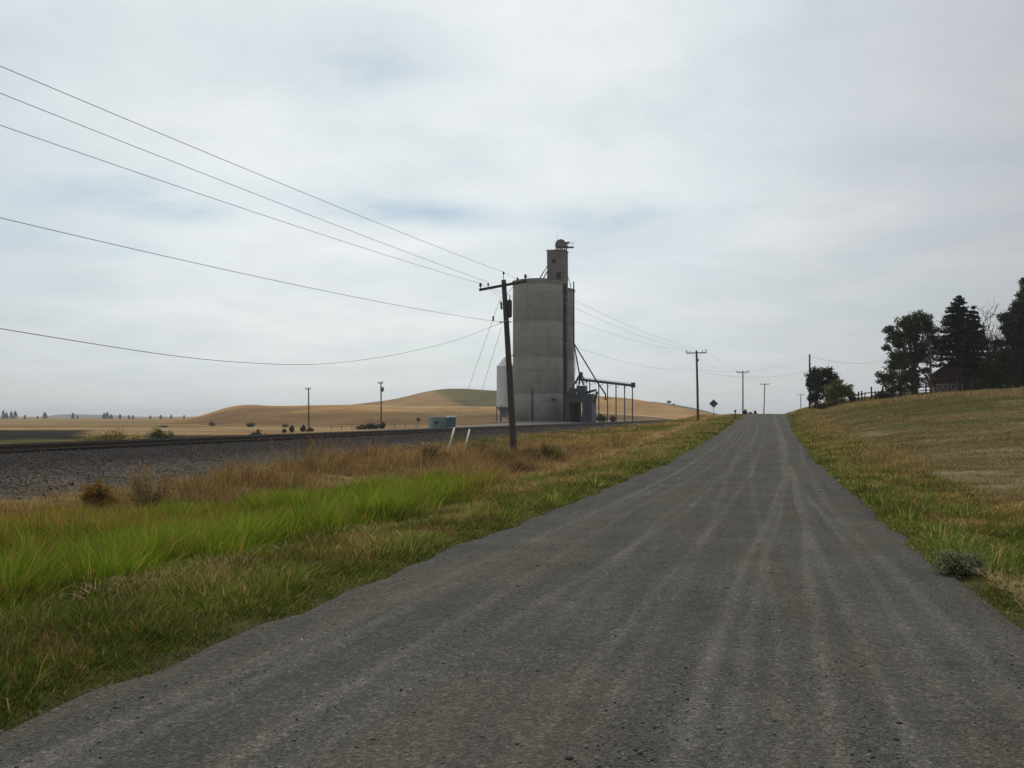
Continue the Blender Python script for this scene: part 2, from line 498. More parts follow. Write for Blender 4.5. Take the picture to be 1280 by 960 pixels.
# plain beyond the railway: stubble, darker strips
pl0 = ss(-T, 34, 40)
nP = fbm(XC * .012, DC * .05, 1.0, 4, 66); nQ = fbm(XC * .03, DC * .12, 1.0, 3, 71); nE = (nB - .5) * 2 + (nA - .5) * 3
C = lerp(C, np.array([.24, .145, .066]) * one[..., None], pl0)
C = lerp(C, np.array([.33, .235, .125]) * one[..., None], pl0 * ss(nP, .5, .62))
C = lerp(C, np.array([.19, .125, .07]) * one[..., None], pl0 * ss(nQ, .52, .64) * .8)
C = lerp(C, np.array([.13, .125, .045]) * one[..., None], pl0 * ss(nP, .46, .34) * .7)
C = lerp(C, np.array([.34, .26, .15]) * one[..., None], pl0 * ss(DC, 84, 92) * (1 - ss(DC + 6 * nE, 108, 114)) * (XC < -DC * .44) * .9)
wd = ss(-XC - DC * (.455 + .012 * nE), 0, 2) * ss(DC + 7 * nE, 136, 142) * (1 - ss(DC + 14 * nE, 226, 240))
C = lerp(C, np.array([.028, .029, .022]) * one[..., None], wd)
wg = ss(-XC - DC * (.45 + .012 * nE), 0, 3) * ss(DC + 5 * nE, 112, 117) * (1 - ss(DC + 6 * nE, 136, 142))
C = lerp(C, np.array([.06, .068, .024]) * one[..., None], wg * .9)
C = lerp(C, np.array([.13, .09, .05]) * one[..., None], wg * ss(nQ, .54, .66) * .8)
wd2 = ss(-XC - DC * (.29 + .008 * nE), 0, 3) * (1 - ss(-XC - DC * .383, 0, 3)) * ss(DC + 6 * nE, 128, 134) * (1 - ss(DC + 8 * nE, 160, 170))
C = lerp(C, np.array([.04, .034, .025]) * one[..., None], wd2 * .9)
# gravel yard round the elevator, service track beyond the rails
C = lerp(C, np.array([.19, .175, .155]) * one[..., None], ss(-T, 29, 31) * (1 - ss(-T + 3 * (nB - .5), 36.5, 38.5)))
C = lerp(C, np.array([.2, .19, .175]) * one[..., None], ss(-T, 29, 32) * (1 - ss(-T, 72, 80)) * ss(S, 135, 150) * (1 - ss(S, 215, 235)))
# railway bank
bal = ss(-T + 2.2 * (nB - .5) + 3.2 * (nA - .5), 19.2, 21.0) * (1 - ss(-T, 30.6, 31.4)) * (1 - ss(S, 150, 240) * .6)
C = lerp(C, np.array([.078, .071, .064]) * one[..., None], bal)
C = lerp(C, np.array([.12, .103, .082]) * one[..., None], bal * ss(nB, .5, .62) * (1 - ss(-T, 21, 23)) * .55)
C = lerp(C, np.array([.044, .041, .04]) * one[..., None], bal * ss(-T + 1.5 * (nB - .5), 22.0, 24.2))
stone = bal * .9
# near left ditch and verge
gl = ss(-T, 4.2, 5.0) * (1 - ss(-T, 17, 19.5)) * (1 - ss(S + 8 * (nA - .5), 26, 31))
C = lerp(C, np.array([.045, .06, .016]) * one[..., None], gl * .9)
dl = ss(-T, 4.8, 6.0) * (1 - ss(-T, 18, 21)) * ss(S + 8 * (nA - .5), 27, 33)
C = lerp(C, np.array([.2, .135, .06]) * one[..., None], dl)
C = lerp(C, np.array([.1, .095, .03]) * one[..., None], dl * ss(nC, .52, .66) * .8)
C = lerp(C, np.array([.06, .062, .028]) * one[..., None], ss(-T, 3.3, 3.9) * (1 - ss(-T + 1.5 * (nB - .5), 5.2, 6.2)) * .95)
C = lerp(C, np.array([.07, .066, .034]) * one[..., None], ss(T, 1.2, 1.6) * (1 - ss(T + 1.5 * (nB - .5), 3.2, 5.0)) * .9)
dirt = ss(-T, 4.3, 5) * (1 - ss(-T, 7.4, 8.2)) * ss(nB, .52, .66) * (1 - ss(S, 60, 100))
C = lerp(C, np.array([.2, .15, .09]) * one[..., None], dirt * .7)
# right field
rf = ss(T, 2.8, 4.8) * (1 - ss(S, 300, 500))
C = lerp(C, np.array([.135, .11, .055]) * one[..., None], rf)
nG = fbm(T * .5, S * 1.4, .4, 4, 83)
C = lerp(C, np.array([.23, .185, .115]) * one[..., None], rf * np.clip(ss(nC, .52, .68) * .4 + ss(nG, .5, .66) * .4, 0, 1) * ss(S, 14, 24))
C = lerp(C, np.array([.085, .092, .032]) * one[..., None], rf * ss(fbm(T * .35, S, .2, 4, 77), .5, .64))
C = lerp(C, np.array([.05, .072, .018]) * one[..., None], rf * ss(T, 3.4, 4.6) * (1 - ss(S + 5 * (nA - .5) - .35 * T, 15, 18)))
C = lerp(C, np.array([.22, .15, .065]) * one[..., None], rf * ss(S, 100, 112) * .8)
C = C * (.82 + .36 * nB)[..., None]
ny, nx = T.shape
V = np.stack([T, S, Z], -1).reshape(-1, 3)
idx = np.arange(ny * nx).reshape(ny, nx)
Q = np.stack([idx[:-1, :-1], idx[:-1, 1:], idx[1:, 1:], idx[1:, :-1]], -1).reshape(-1, 4)
CC = np.concatenate([C.reshape(-1, 3), stone.reshape(-1, 1)], 1)
gr = mesh_np('ground', V, Q.ravel(), np.full(len(Q), 4), M_ground, cols=CC, smooth=True)
tag(gr, 'rolling dry farmland on both sides of the gravel road', 'ground', kind='structure')

# road sheet
ys = np.concatenate([np.arange(-60, 0, 2), np.arange(0, 60, .4), np.arange(60, 420, 1.5)])
us = np.linspace(0, 1, 25)
le, re = road_edges(ys)
rows = []
for i, s in enumerate(ys):
    l, r_ = le[i] - .15, re[i] + .15
    x = l + (r_ - l) * us
    crown = .05 * (1 - ((us - .5) * 2) ** 2) - .14 * np.clip(np.abs(us - .5) * 2 - .93, 0, 1) / .07
    rut = (fbm(x * 1.6, np.full_like(x, s) * .05, 1.0, 3, 90) - .5) * .05
    rows.append(np.stack([x, np.full_like(x, s), rz(s) + crown + rut - .02], -1))
V = np.array(rows).reshape(-1, 3); idx = np.arange(len(V)).reshape(len(ys), len(us))
Q = np.stack([idx[:-1, :-1], idx[:-1, 1:], idx[1:, 1:], idx[1:, :-1]], -1).reshape(-1, 4)
rd = mesh_np('gravel_road', V, Q.ravel(), np.full(len(Q), 4), M_road, smooth=True)
tag(rd, 'grey gravel road with pale wheel tracks climbing to a crest', 'road', kind='structure')


def roadz(t, s):
    l, r_ = road_edges(s); u = (t - l + .15) / (r_ - l + .3)
    crown = .05 * (1 - ((u - .5) * 2) ** 2) - .14 * np.clip(np.abs(u - .5) * 2 - .93, 0, 1) / .07
    return rz(s) + crown + (fbm(t * 1.6, s * .05, 1.0, 3, 90) - .5) * .05 - .02


# ------------------------------------------------------------------ scatter helpers
def polar(n, d0, d1, x0=-260, x1=1540, k=1.5):
    """random ground places, thinning out with distance from the camera"""
    u = RNG.random(n); e = 2 - k
    d = d0 * (d1 / d0) ** u if abs(e) < 1e-6 else (d0 ** e + u * (d1 ** e - d0 ** e)) ** (1 / e)
    xc = (x0 + RNG.random(n) * (x1 - x0) - 640) / F * d
    return xc * CT - d * ST, xc * ST + d * CT, d


def blades(name, t, s, h, w, col, mat, label, cat, lean=.35, out_=None, zoff=0.0, tipcol=None, kind='stuff', parent=None, z=None, curl=.5):
    n = len(t)
    if z is None: z = gz(t, s) - .02
    az = RNG.random(n) * 2 * np.pi
    fx, fy = np.cos(az), np.sin(az)
    la = RNG.random(n) * 2 * np.pi; lm = np.abs(RNG.normal(0, lean, n)) * h
    lx, ly = np.cos(la) * lm + .12 * h * CT, np.sin(la) * lm
    if out_ is not None: lx, ly = lx + out_[0] * h, ly + out_[1] * h
    hw = w * .5
    base = np.stack([t, s, z], -1)
    side = np.stack([fx, fy, np.zeros(n)], -1)
    mid = base + np.stack([lx * (.5 - .25 * curl), ly * (.5 - .25 * curl), h * .6], -1)
    tip = base + np.stack([lx, ly, h * (1 - .25 * np.minimum(1, (lm / h) ** 2))], -1)
    V = np.stack([base - side * hw[:, None], base + side * hw[:, None], mid + side * (hw * .75)[:, None], mid - side * (hw * .75)[:, None], tip], 1).reshape(-1, 3)
    b = np.arange(n)[:, None] * 5
    Fq = np.concatenate([b + np.array([[0, 1, 2, 3]]), b + np.array([[3, 2, 4]])], 1).ravel()
    lt = np.tile([4, 3], n)
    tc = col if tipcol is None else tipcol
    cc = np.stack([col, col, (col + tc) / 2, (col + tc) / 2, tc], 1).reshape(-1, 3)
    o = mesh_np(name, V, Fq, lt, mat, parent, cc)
    if parent is None: tag(o, label, cat, kind=kind)
    return o


def palette(n, cols, p, var=.25):
    cols = np.array(cols); i = RNG.choice(len(cols), n, p=np.array(p) / sum(p))
    return cols[i] * (1 + (RNG.random((n, 1)) - .5) * 2 * var) * (1 + (RNG.random((n, 3)) - .5) * .12)


def keep(mask, *a):
    return [x[mask] for x in a]


# --- tall bright green grass in the ditch, growing in tufts
def tufts(t, s, d, n, spread, out=.5):
    """n blades round each tuft centre, leaning outwards"""
    k = len(t); nn = RNG.poisson(n, k) + 2; i = np.repeat(np.arange(k), nn)
    ox = RNG.normal(0, 1, (len(i), 2)); sp = spread * (.6 + .8 * RNG.random(k))[i] * np.maximum(1, d[i] / 14) ** .5
    o = ox * sp[:, None]
    return t[i] + o[:, 0], s[i] + o[:, 1], d[i], i, (ox[:, 0] * out * .5, ox[:, 1] * out * .5)


def greenmask(t, s):
    nz = fbm(t, s, .35, 3, 31)
    inner = -6.1 - 1.6 * (nz - .5) * 2
    outer = np.interp(s, [0, 12, 20, 30], [-17.8, -17.0, -13.6, -10.5]) + 2.2 * (nz - .5)
    return (t < inner) & (t > outer) & (s + 6 * (nz - .5) < 28.5) & (s > -6) & (t < -.3 * s + 2.6 * (nz - .5))


t, s, d = polar(34000, 5, 42, k=1.25, x0=-420, x1=760)
msk = greenmask(t, s) & (RNG.random(len(t)) < .06 + 1.3 * ss(fbm(t, s, .9, 3, 35), .34, .62))
t, s, d = keep(msk, t, s, d)
cl_ = fbm(t, s, 1.1, 3, 38); th = (.17 + .28 * fbm(t, s, .45, 3, 37) + .36 * ss(cl_, .38, .66)) * (.65 + .5 * RNG.random(len(t))); tone = .42 + .6 * RNG.random(len(t)) + .6 * ss(cl_, .36, .64) - .12
tdry = RNG.random(len(t)) < .09
t, s, d, i, o_ = tufts(t, s, d, 32, .12, .65)
nz = fbm(t, s, .4, 3, 36)
h = th[i] * (.5 + .65 * RNG.random(len(t)))
h *= np.interp(t, [-18, -14, -9, -7.2, -5.6], [.6, .85, 1.0, 1.0, .6])
w = .0095 * np.maximum(1, d / 10) * (.7 + .6 * RNG.random(len(t)))
col = palette(len(t), [(.095, .16, .016), (.13, .2, .02), (.18, .235, .03), (.27, .22, .07)], [3.4, 3.6, 2.2, 1.3]) * tone[i][:, None]
br = ss(-t + 7 * (nz - .5), 9.6, 14) * (1 - ss(s, 9, 27)) * .95
br = np.maximum(br, tdry[i] * .8); br = np.maximum(br, .7 * ss(t, -.36 * s, -.3 * s))
col = col + (palette(len(t), [(.26, .15, .055), (.2, .15, .05), (.3, .21, .085)], [1, 1, 1]) - col) * (RNG.random(len(t)) < br)[:, None]
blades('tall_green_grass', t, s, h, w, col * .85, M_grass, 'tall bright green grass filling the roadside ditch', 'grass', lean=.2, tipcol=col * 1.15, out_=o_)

# --- short mixed verge on both sides of the road
n = 62000
s = 2.6 * (140 / 2.6) ** RNG.random(n); left_ = RNG.random(n) < .62
le_, re_ = road_edges(s); off = RNG.random(n) * np.where(left_, 3.9, 2.8)
q_ = RNG.random(n); off = np.where(q_ < .25, off * .2, off) - .12; off = np.where(q_ > .965, -.1 - .45 * RNG.random(n) ** 2, off)
t = np.where(left_, le_ - off, re_ + off); d = np.hypot(t, s)
nz = fbm(t, s, .6, 3, 44); nz2 = fbm(t, s, 1.5, 3, 45)
msk = RNG.random(n) < np.clip(.4 + 2.2 * (nz2 - .33), .25, 1) * np.clip(.45 + off * 2.2, .3, 1)
msk &= ~greenmask(t, s)
t, s, d, off, nz, nz2 = keep(msk, t, s, d, off, nz, nz2)
th = (.035 + .2 * nz2 ** 1.3 * ss(off, -.1, .9)) * (.5 + .9 * RNG.random(len(t))) * (1 + .5 * ss(s, 18, 50))
dw = np.clip(ss(nz, .48, .58) * .9 * ss(off, .25, 1.0) + .75 * ss(off, 1.3, 2.6) * ss(s, 20, 34) + .05 + .4 * (t > 0) * ss(s, 22, 60) * ss(off, .4, 1.2), 0, .95)
dw = np.clip(dw + .4 * (t > 0) * ss(s, 17, 27) * ss(off, .1, .7) + .22 * ss(s, 14, 24) * ss(off, .3, .9) + .35 * (t < 0) * ss(fbm(t, s, .45, 3, 48), .5, .6) * ss(off, .3, .8), 0, .97)
dw = dw * np.where((t > 0) & (s < 17), .3, 1)
dry_ = RNG.random(len(t)) < dw
tone = (.7 + .6 * RNG.random(len(t))) * (.8 + .5 * ss(fbm(t, s, .8, 3, 49), .34, .64))
big = RNG.random(len(t)) < .09 * ss(fbm(t, s, .9, 2, 47), .4, .6) * ss(off, .1, .4); th = np.where(big, .16 + .2 * RNG.random(len(t)), th); dry_ &= ~big
t, s, d, i, o_ = tufts(t, s, d, 22, .09, .8)
h = th[i] * (.5 + .7 * RNG.random(len(t)))
w = .0075 * np.maximum(1, d / 7) * (.7 + .6 * RNG.random(len(t)))
gcol = palette(len(t), [(.08, .125, .022), (.1, .155, .026), (.145, .175, .04), (.065, .09, .032), (.26, .22, .11)], [3, 3, 1.5, 1.2, 1.5])
dcol = palette(len(t), [(.26, .195, .1), (.21, .145, .06), (.34, .265, .145)], [2, 2, 1])
col = np.where((dry_[i] ^ (RNG.random(len(t)) < .12))[:, None], dcol, gcol) * tone[i][:, None]
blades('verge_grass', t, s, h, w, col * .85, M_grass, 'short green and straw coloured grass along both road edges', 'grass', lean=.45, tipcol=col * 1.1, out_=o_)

# --- dry golden and rusty weeds between the road and the railway
t, s, d = polar(60000, 14, 168, k=1.3, x0=-420, x1=1000)
nz = fbm(t, s, .3, 3, 52); nz2 = fbm(t, s, .11, 3, 53); nz3 = fbm(t * .5, s, .16, 3, 54); nzc = fbm(t, s, .8, 2, 59)
le_, _ = road_edges(s)
edge = np.interp(s, [0, 24, 34, 60, 110, 165], [-19.0, -19.5, -20.5, -21.5, -22.5, -23.5]) + 6 * (nz2 - .5) + 3.4 * (nz - .5)
msk = (t < le_ - 1.5 - .8 * (nz - .5)) & (t > edge) & ~greenmask(t, s) & (s > 12) & (RNG.random(len(t)) < .12 + 1.3 * ss(nzc, .3, .6))
msk &= ~((t > -17) & (s < 17))
t, s, d, nz, nz2, nz3, nzc = keep(msk, t, s, d, nz, nz2, nz3, nzc)
tall = ss(-t, 8, 11) * (1 - ss(-t, 18, 22)) * ss(s, 22, 30) * (1 - .72 * ss(s, 37, 50))
th = (.1 + .2 * nz + 1.2 * tall * ss(nz, .42, .7) * (.35 + nzc) * (1 - .5 * ss(s, 55, 100))) * (.5 + .9 * RNG.random(len(t)))
a = np.clip((.35 + .6 * ss(nz2, .4, .6)) * (1 - ss(s, 45, 95)) + .15, 0, 1); b = np.clip(ss(nz3, .5, .6) * .9 + .12, 0, 1) * (.12 + .88 * ss(s, 42, 60))
straw = ss(-t, 5, 6) * (1 - ss(-t, 8.5, 10.5)) * ss(s, 20, 30)
kind_ = np.where(RNG.random(len(t)) < a, 1, 0); kind_ = np.where(RNG.random(len(t)) < b * (1 - straw), 2, kind_); kind_ = np.where(RNG.random(len(t)) < straw * .7, 3, kind_)
tone = .6 + .75 * RNG.random(len(t))
t, s, d, i, o_ = tufts(t, s, d, 17, .13, .8)
h = th[i] * (.4 + .8 * RNG.random(len(t)))
w = .0075 * np.maximum(1, d / 15) * (.6 + .7 * RNG.random(len(t)))
n = len(t)
pal = [palette(n, [(.4, .26, .105), (.46, .33, .165), (.31, .2, .085), (.2, .15, .07)], [3, 2, 2, 1]), palette(n, [(.25, .15, .07), (.2, .125, .07), (.3, .2, .1), (.36, .27, .17), (.13, .09, .055)], [2, 2, 2, 1.5, 1]),
       palette(n, [(.16, .16, .045), (.11, .125, .04), (.2, .18, .06), (.09, .09, .035)], [2, 2, 1, 1]), palette(n, [(.44, .34, .19), (.36, .26, .13), (.5, .4, .24)], [2, 2, 1])]
kk = kind_[i][:, None]; col = np.where(kk == 0, pal[0], np.where(kk == 1, pal[1], np.where(kk == 2, pal[2], pal[3]))) * tone[i][:, None]
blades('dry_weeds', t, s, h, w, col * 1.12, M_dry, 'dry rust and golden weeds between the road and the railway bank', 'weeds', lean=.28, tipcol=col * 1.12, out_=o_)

# sparse weeds on the railway bank
t, s, d = polar(60000, 14, 110, k=1.4, x0=-420, x1=900)
nz = fbm(t, s, .5, 3, 57)
msk = (t < -18.5) & (t > -26) & (RNG.random(len(t)) < ss(nz, .56, .72) * np.interp(t, [-26, -23, -19], [.1, .35, .9]))
t, s, d, nz = keep(msk, t, s, d, nz)
h = (.1 + .35 * nz) * (.5 + .8 * RNG.random(len(t))); w = .008 * np.maximum(1, d / 14)
blades('bank_weeds', t, s, h, w, palette(len(t), [(.2, .15, .08), (.15, .1, .05), (.24, .19, .11)], [1, 1, 1]), M_dry,
       'thin straw weeds scattered over the dark ballast slope', 'weeds', lean=.5)

# --- right field: short cut grass, olive and straw
t, s, d = polar(560000, 6, 150, k=1.35, x0=880, x1=1640)
_, re_ = road_edges(s)
nz = fbm(t * .35, s, .22, 4, 60); nz2 = fbm(t * .35, s, .2, 4, 77); nz3 = fbm(t, s, .9, 3, 62)
msk = (t > re_ + .8) & (RNG.random(len(t)) < .3 + .9 * nz3) & (RNG.random(len(t)) > (.3 * ss(nz, .54, .68) + .3 * ss(fbm(t * .5, s * 1.4, .4, 4, 83), .5, .66)) * ss(s, 14, 24))
msk &= ~((s - .3 * t < 15.5) & (t > 3.2) & (RNG.random(len(t)) < .85))
t, s, d, nz, nz2, nz3 = keep(msk, t, s, d, nz, nz2, nz3)
h = (.035 + .1 * nz3) * (.5 + .9 * RNG.random(len(t))); h *= 1 + .9 * ss(s, 95, 115)
w = .006 * np.maximum(1, d / 8) * (.7 + .6 * RNG.random(len(t)))
ol = palette(len(t), [(.12, .115, .045), (.095, .1, .038), (.15, .13, .055)], [2, 2, 2])
st = palette(len(t), [(.215, .165, .085), (.3, .24, .145), (.17, .125, .06), (.13, .1, .055)], [2, 1, 2, 1])
a = np.clip(.6 + 1.2 * (nz - .5) - 2.2 * (nz2 - .5) + .5 * ss(s, 98, 112), .05, .97)
col = np.where((RNG.random(len(t)) < a)[:, None], st, ol)
blades('field_grass', t, s, h, w, col * 1.06, M_grass, 'short cut olive and straw grass on the rising field', 'grass', lean=.7)

# taller golden strip along the right road edge, dry strip in front of the farmyard
t, s, d = polar(160000, 22, 150, k=1.3, x0=960, x1=1500)
_, re_ = road_edges(s); nz = fbm(t, s, .5, 3, 64)
o1 = (t - re_ > 1.3 + .8 * (nz - .5)) & (t - re_ < 3.3 + 1.6 * (nz - .5)) & (s > 34 + 16 * (nz - .5)) & (s < 150)
o2 = (s > 104 + 7 * (nz - .5)) & (s < 116 + 6 * (nz - .5)) & (t > re_ + 1)
msk = (o1 | o2) & (RNG.random(len(t)) < .03 + 1.5 * ss(nz, .36, .66))
t, s, d, nz = keep(msk, t, s, d, nz)
h = (.17 + .32 * nz) * (.55 + .8 * RNG.random(len(t))); w = .009 * np.maximum(1, d / 14)
col = palette(len(t), [(.33, .24, .12), (.26, .185, .09), (.42, .33, .19), (.17, .15, .065)], [3, 2, 2, 2])
blades('golden_verge', t, s, h, w, col * .92, M_dry, 'tall golden dry grass lining the right edge of the road', 'grass', lean=.35, tipcol=col * 1.1)

# lush green patch at the right edge of the picture
t, s, d = polar(24000, 6, 28, k=1.3, x0=1000, x1=1640)
nz = fbm(t, s, .7, 3, 68)
msk = (t > 3.0 + .9 * (nz - .5) + .05 * np.maximum(0, s - 9)) & (s - .3 * t < 15.5 + 4 * (nz - .5)) & (RNG.random(len(t)) < .1 + 1.3 * ss(nz, .3, .6))
t, s, d, nz = keep(msk, t, s, d, nz)
th = (.1 + .34 * nz * ss(t, 2.6, 4.6)) * (.7 + .6 * RNG.random(len(t))) * (1 - .55 * ss(s - .3 * t, 9, 15)); tone = .7 + .6 * RNG.random(len(t))
t, s, d, i, o_ = tufts(t, s, d, 24, .11)
h = th[i] * (.5 + .65 * RNG.random(len(t))); w = .008 * np.maximum(1, d / 9)
col = palette(len(t), [(.075, .13, .018), (.095, .16, .02), (.13, .18, .03), (.2, .17, .055)], [3, 3, 1.5, .6]) * tone[i][:, None]
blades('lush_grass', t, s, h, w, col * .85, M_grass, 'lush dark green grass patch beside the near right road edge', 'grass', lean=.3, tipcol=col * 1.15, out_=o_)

# mown straw lying on the verges
pp = []
for (x, y, dd, n, rr) in ((215, 736, 10.2, 1500, .65), (150, 755, 9.0, 500, .45), (300, 715, 11.5, 300, .5), (440, 690, 14.5, 260, .6), (1235, 735, 8.9, 900, .45), (1275, 758, 7.9, 700, .4), (1195, 705, 9.6, 200, .35)):
    p = P(x, y, dd)
    aa = RNG.normal(0, 1, (n, 2)) * np.array([rr * .55, rr * .9]); pp.append(np.stack([p.x + aa[:, 0], p.y + aa[:, 1]], -1))
pp = np.concatenate(pp); n = len(pp)
le_, re_ = road_edges(pp[:, 1]); ok = (pp[:, 0] < le_ - .1) | (pp[:, 0] > re_ + .05)
pp = pp[ok]; n = len(pp)
col = palette(n, [(.46, .37, .22), (.38, .28, .16), (.28, .2, .11)], [2, 2, 1])
blades('mown_straw', pp[:, 0], pp[:, 1], (.04 + .04 * RNG.random(n)), np.full(n, .0075), col, M_dry, 'pale mown straw lying on the verges', 'straw', lean=3.0, z=gz(pp[:, 0], pp[:, 1]) + .06 + .12 * RNG.random(n))

# --- loose stones on the road
t, s, d = polar(90000, 3.0, 30, k=1.7, x0=-300, x1=1600)
le_, re_ = road_edges(s)
sz = np.exp(RNG.normal(-5.45, .45, len(t))) * np.maximum(1, d / 9) ** .5
nz = fbm(t * 2.2, s * .25, 1.0, 3, 92)
edgew = np.maximum(ss(np.maximum(le_ + .9 - t, t - re_ + .9), 0, .9), ss(nz, .42, .6))
msk = (t > le_ - .5 * RNG.random(len(t)) ** 2) & (t < re_ + .7 * RNG.random(len(t)) ** 2) & (RNG.random(len(t)) < .16 + .7 * edgew)
t, s, d, sz = keep(msk, t, s, d, sz)
z = np.maximum(roadz(t, s), np.where((t < le_[msk]) | (t > re_[msk]), gz(t, s), -9))
n = len(t)
oct_ = np.array([(1, 0, 0), (0, 1, 0), (-1, 0, 0), (0, -1, 0), (0, 0, 1), (0, 0, -1)], float)
V = oct_[None] * (.65 + .7 * RNG.random((n, 6, 1))) + RNG.normal(0, .18, (n, 6, 3))
V[:, :, 2] *= .7
a = RNG.random(n) * 6.28
x2 = V[:, :, 0] * np.cos(a)[:, None] - V[:, :, 1] * np.sin(a)[:, None]; y2 = V[:, :, 0] * np.sin(a)[:, None] + V[:, :, 1] * np.cos(a)[:, None]
V = np.stack([x2, y2, V[:, :, 2]], -1) * sz[:, None, None] + np.stack([t, s, z + sz * .25], -1)[:, None]
fo = np.array([(0, 1, 4), (1, 2, 4), (2, 3, 4), (3, 0, 4), (1, 0, 5), (2, 1, 5), (3, 2, 5), (0, 3, 5)])
Fq = (np.arange(n)[:, None, None] * 6 + fo[None]).reshape(-1)
col = palette(n, [(.09, .088, .084), (.12, .116, .108), (.19, .185, .172), (.34, .33, .3)], [4, 4, 2, .5])
st_ = mesh_np('loose_gravel', V.reshape(-1, 3), Fq, np.full(n * 8, 3), M_stone, None, np.repeat(col, 6, 0))
tag(st_, 'loose grey stones strewn over the near road surface', 'gravel', kind='stuff')

def stones(name, t, s, z, sz, col, label):
    n = len(t)
    V = oct_[None] * (.65 + .7 * RNG.random((n, 6, 1))) + RNG.normal(0, .18, (n, 6, 3))
    V = V * sz[:, None, None] + np.stack([t, s, z], -1)[:, None]
    Fq = (np.arange(n)[:, None, None] * 6 + fo[None]).reshape(-1)
    o = mesh_np(name, V.reshape(-1, 3), Fq, np.full(n * 8, 3), M_stone, None, np.repeat(col, 6, 0))
    return tag(o, label, 'gravel', kind='stuff')


t, s, d = polar(150000, 16, 120, k=1.5, x0=-420, x1=860)
msk = (t < -19.2 - 2 * RNG.random(len(t))) & (t > -29.5)
t, s, d = keep(msk, t, s, d)
n = len(t)
stones('track_ballast', t, s, gz(t, s) + .01, np.exp(RNG.normal(-4.0, .4, n)) * np.maximum(1, d / 50), palette(n, [(.055, .05, .045), (.07, .063, .056), (.045, .041, .037), (.11, .095, .075)], [3, 3, 3, 1]), 'dark broken ballast stones covering the railway bank')

# ------------------------------------------------------------------ hills
M_hill, nt, N, L = newmat('hill_stubble')
at = nd(nt, 'ShaderNodeAttribute', attribute_name='Col'); v = objvec(nt)
n1 = noise(nt, v, .03, 6, .7); n2 = noise(nt, objvec(nt, (.3, 1, 3)), .35, 4, .7)
r1 = ramp(nt, [(.34, (.68, .66, .64, 1)), (.5, (1, 1, 1, 1)), (.66, (1.25, 1.25, 1.22, 1))]); L.new(n1.outputs[0], r1.inputs[0])
r2 = ramp(nt, [(.3, (.74, .8, .8, 1)), (.7, (1.2, 1.2, 1.2, 1))]); L.new(n2.outputs[0], r2.inputs[0])
c = mixc(nt, 1.0, mixc(nt, 1.0, at.outputs['Color'], r1.outputs[0], 'MULTIPLY'), r2.outputs[0], 'MULTIPLY')
bs = nd(nt, 'ShaderNodeBsdfDiffuse'); out = nd(nt, 'ShaderNodeOutputMaterial')
L.new(c, bs.inputs['Color']); L.new(bs.outputs[0], out.inputs[0])


def hill(name, prof, D, wf, wb, colfn, label, base=-3.0, nx=220, ny=70):
    xs = np.array([p[0] for p in prof], float); yy = np.array([p[1] for p in prof], float)
    cx_ = np.linspace(xs[0], xs[-1], nx)
    cy_ = np.interp(cx_, xs, yy); k = np.exp(-np.linspace(-2, 2, 11) ** 2); k /= k.sum()
    cy_ = np.convolve(np.pad(cy_, 5, mode='edge'), k, mode='valid')
    rr = np.concatenate([np.linspace(-1, 0, ny // 2 + 6), np.linspace(0, 1, ny // 2)[1:]])
    Vs = []; Cs = []
    for i, x in enumerate(cx_):
        p = P(x, cy_[i], D)
        u = (x - 640) / F
        for r_ in rr:
            dd = D + (r_ * wf if r_ < 0 else r_ * wb)
            w_ = (math.cos(r_ * math.pi) + 1) / 2
            t_, s_ = cam2w(u * dd, dd)
            zz = base + (p.z - base) * w_ + (vnoise(t_ * .02, s_ * .02, 5) - .5) * 1.2 * w_ * (1 - w_) * 4
            Vs.append((t_, s_, float(zz))); Cs.append((x, dd, r_, w_))
    Cs = np.array(Cs)
    ii = np.arange(len(Vs)).reshape(nx, len(rr))
    Q = np.stack([ii[:-1, :-1], ii[1:, :-1], ii[1:, 1:], ii[:-1, 1:]], -1).reshape(-1, 4)
    Va = np.array(Vs)
    o = mesh_np(name, Va, Q.ravel(), np.full(len(Q), 4), M_hill, None, colfn(Cs, Va), True)
    return tag(o, label, 'hill', kind='structure')


def hc_front(c, v):
    n_ = fbm(v[:, 0], v[:, 1], .012, 4, 101); n2_ = fbm(v[:, 0] * .3, v[:, 1], .03, 4, 104)
    col = np.tile(np.array([.32, .18, .064]), (len(c), 1))
    col = lerp(col, np.array([.35, .225, .105]), ss(n2_, .5, .6) * .85)
    col = lerp(col, np.array([.15, .095, .048]), ss(n_, .46, .57) * .95)
    col = lerp(col, np.array([.15, .095, .046]), ss(c[:, 3], .76, .45) * .85)
    # pale stubble band under the green crest
    col = lerp(col, np.array([.37, .26, .13]), ss(c[:, 0], 440, 480) * ss(c[:, 3], .78, .86))
    return col


def hc_back(c, v):
    n_ = fbm(v[:, 0], v[:, 1], .01, 4, 111)
    col = np.tile(np.array([.35, .205, .08]), (len(c), 1))
    g_ = ss(c[:, 0] + 34 * (c[:, 3] - 1) * 2 + 12 * (n_ - .5), 528, 548) * (1 - ss(c[:, 0], 655, 690))
    col = lerp(col, np.array([.12, .1, .036]), g_)
    col = lerp(col, np.array([.22, .145, .07]), (1 - g_) * ss(n_, .52, .62) * .6)
    return col


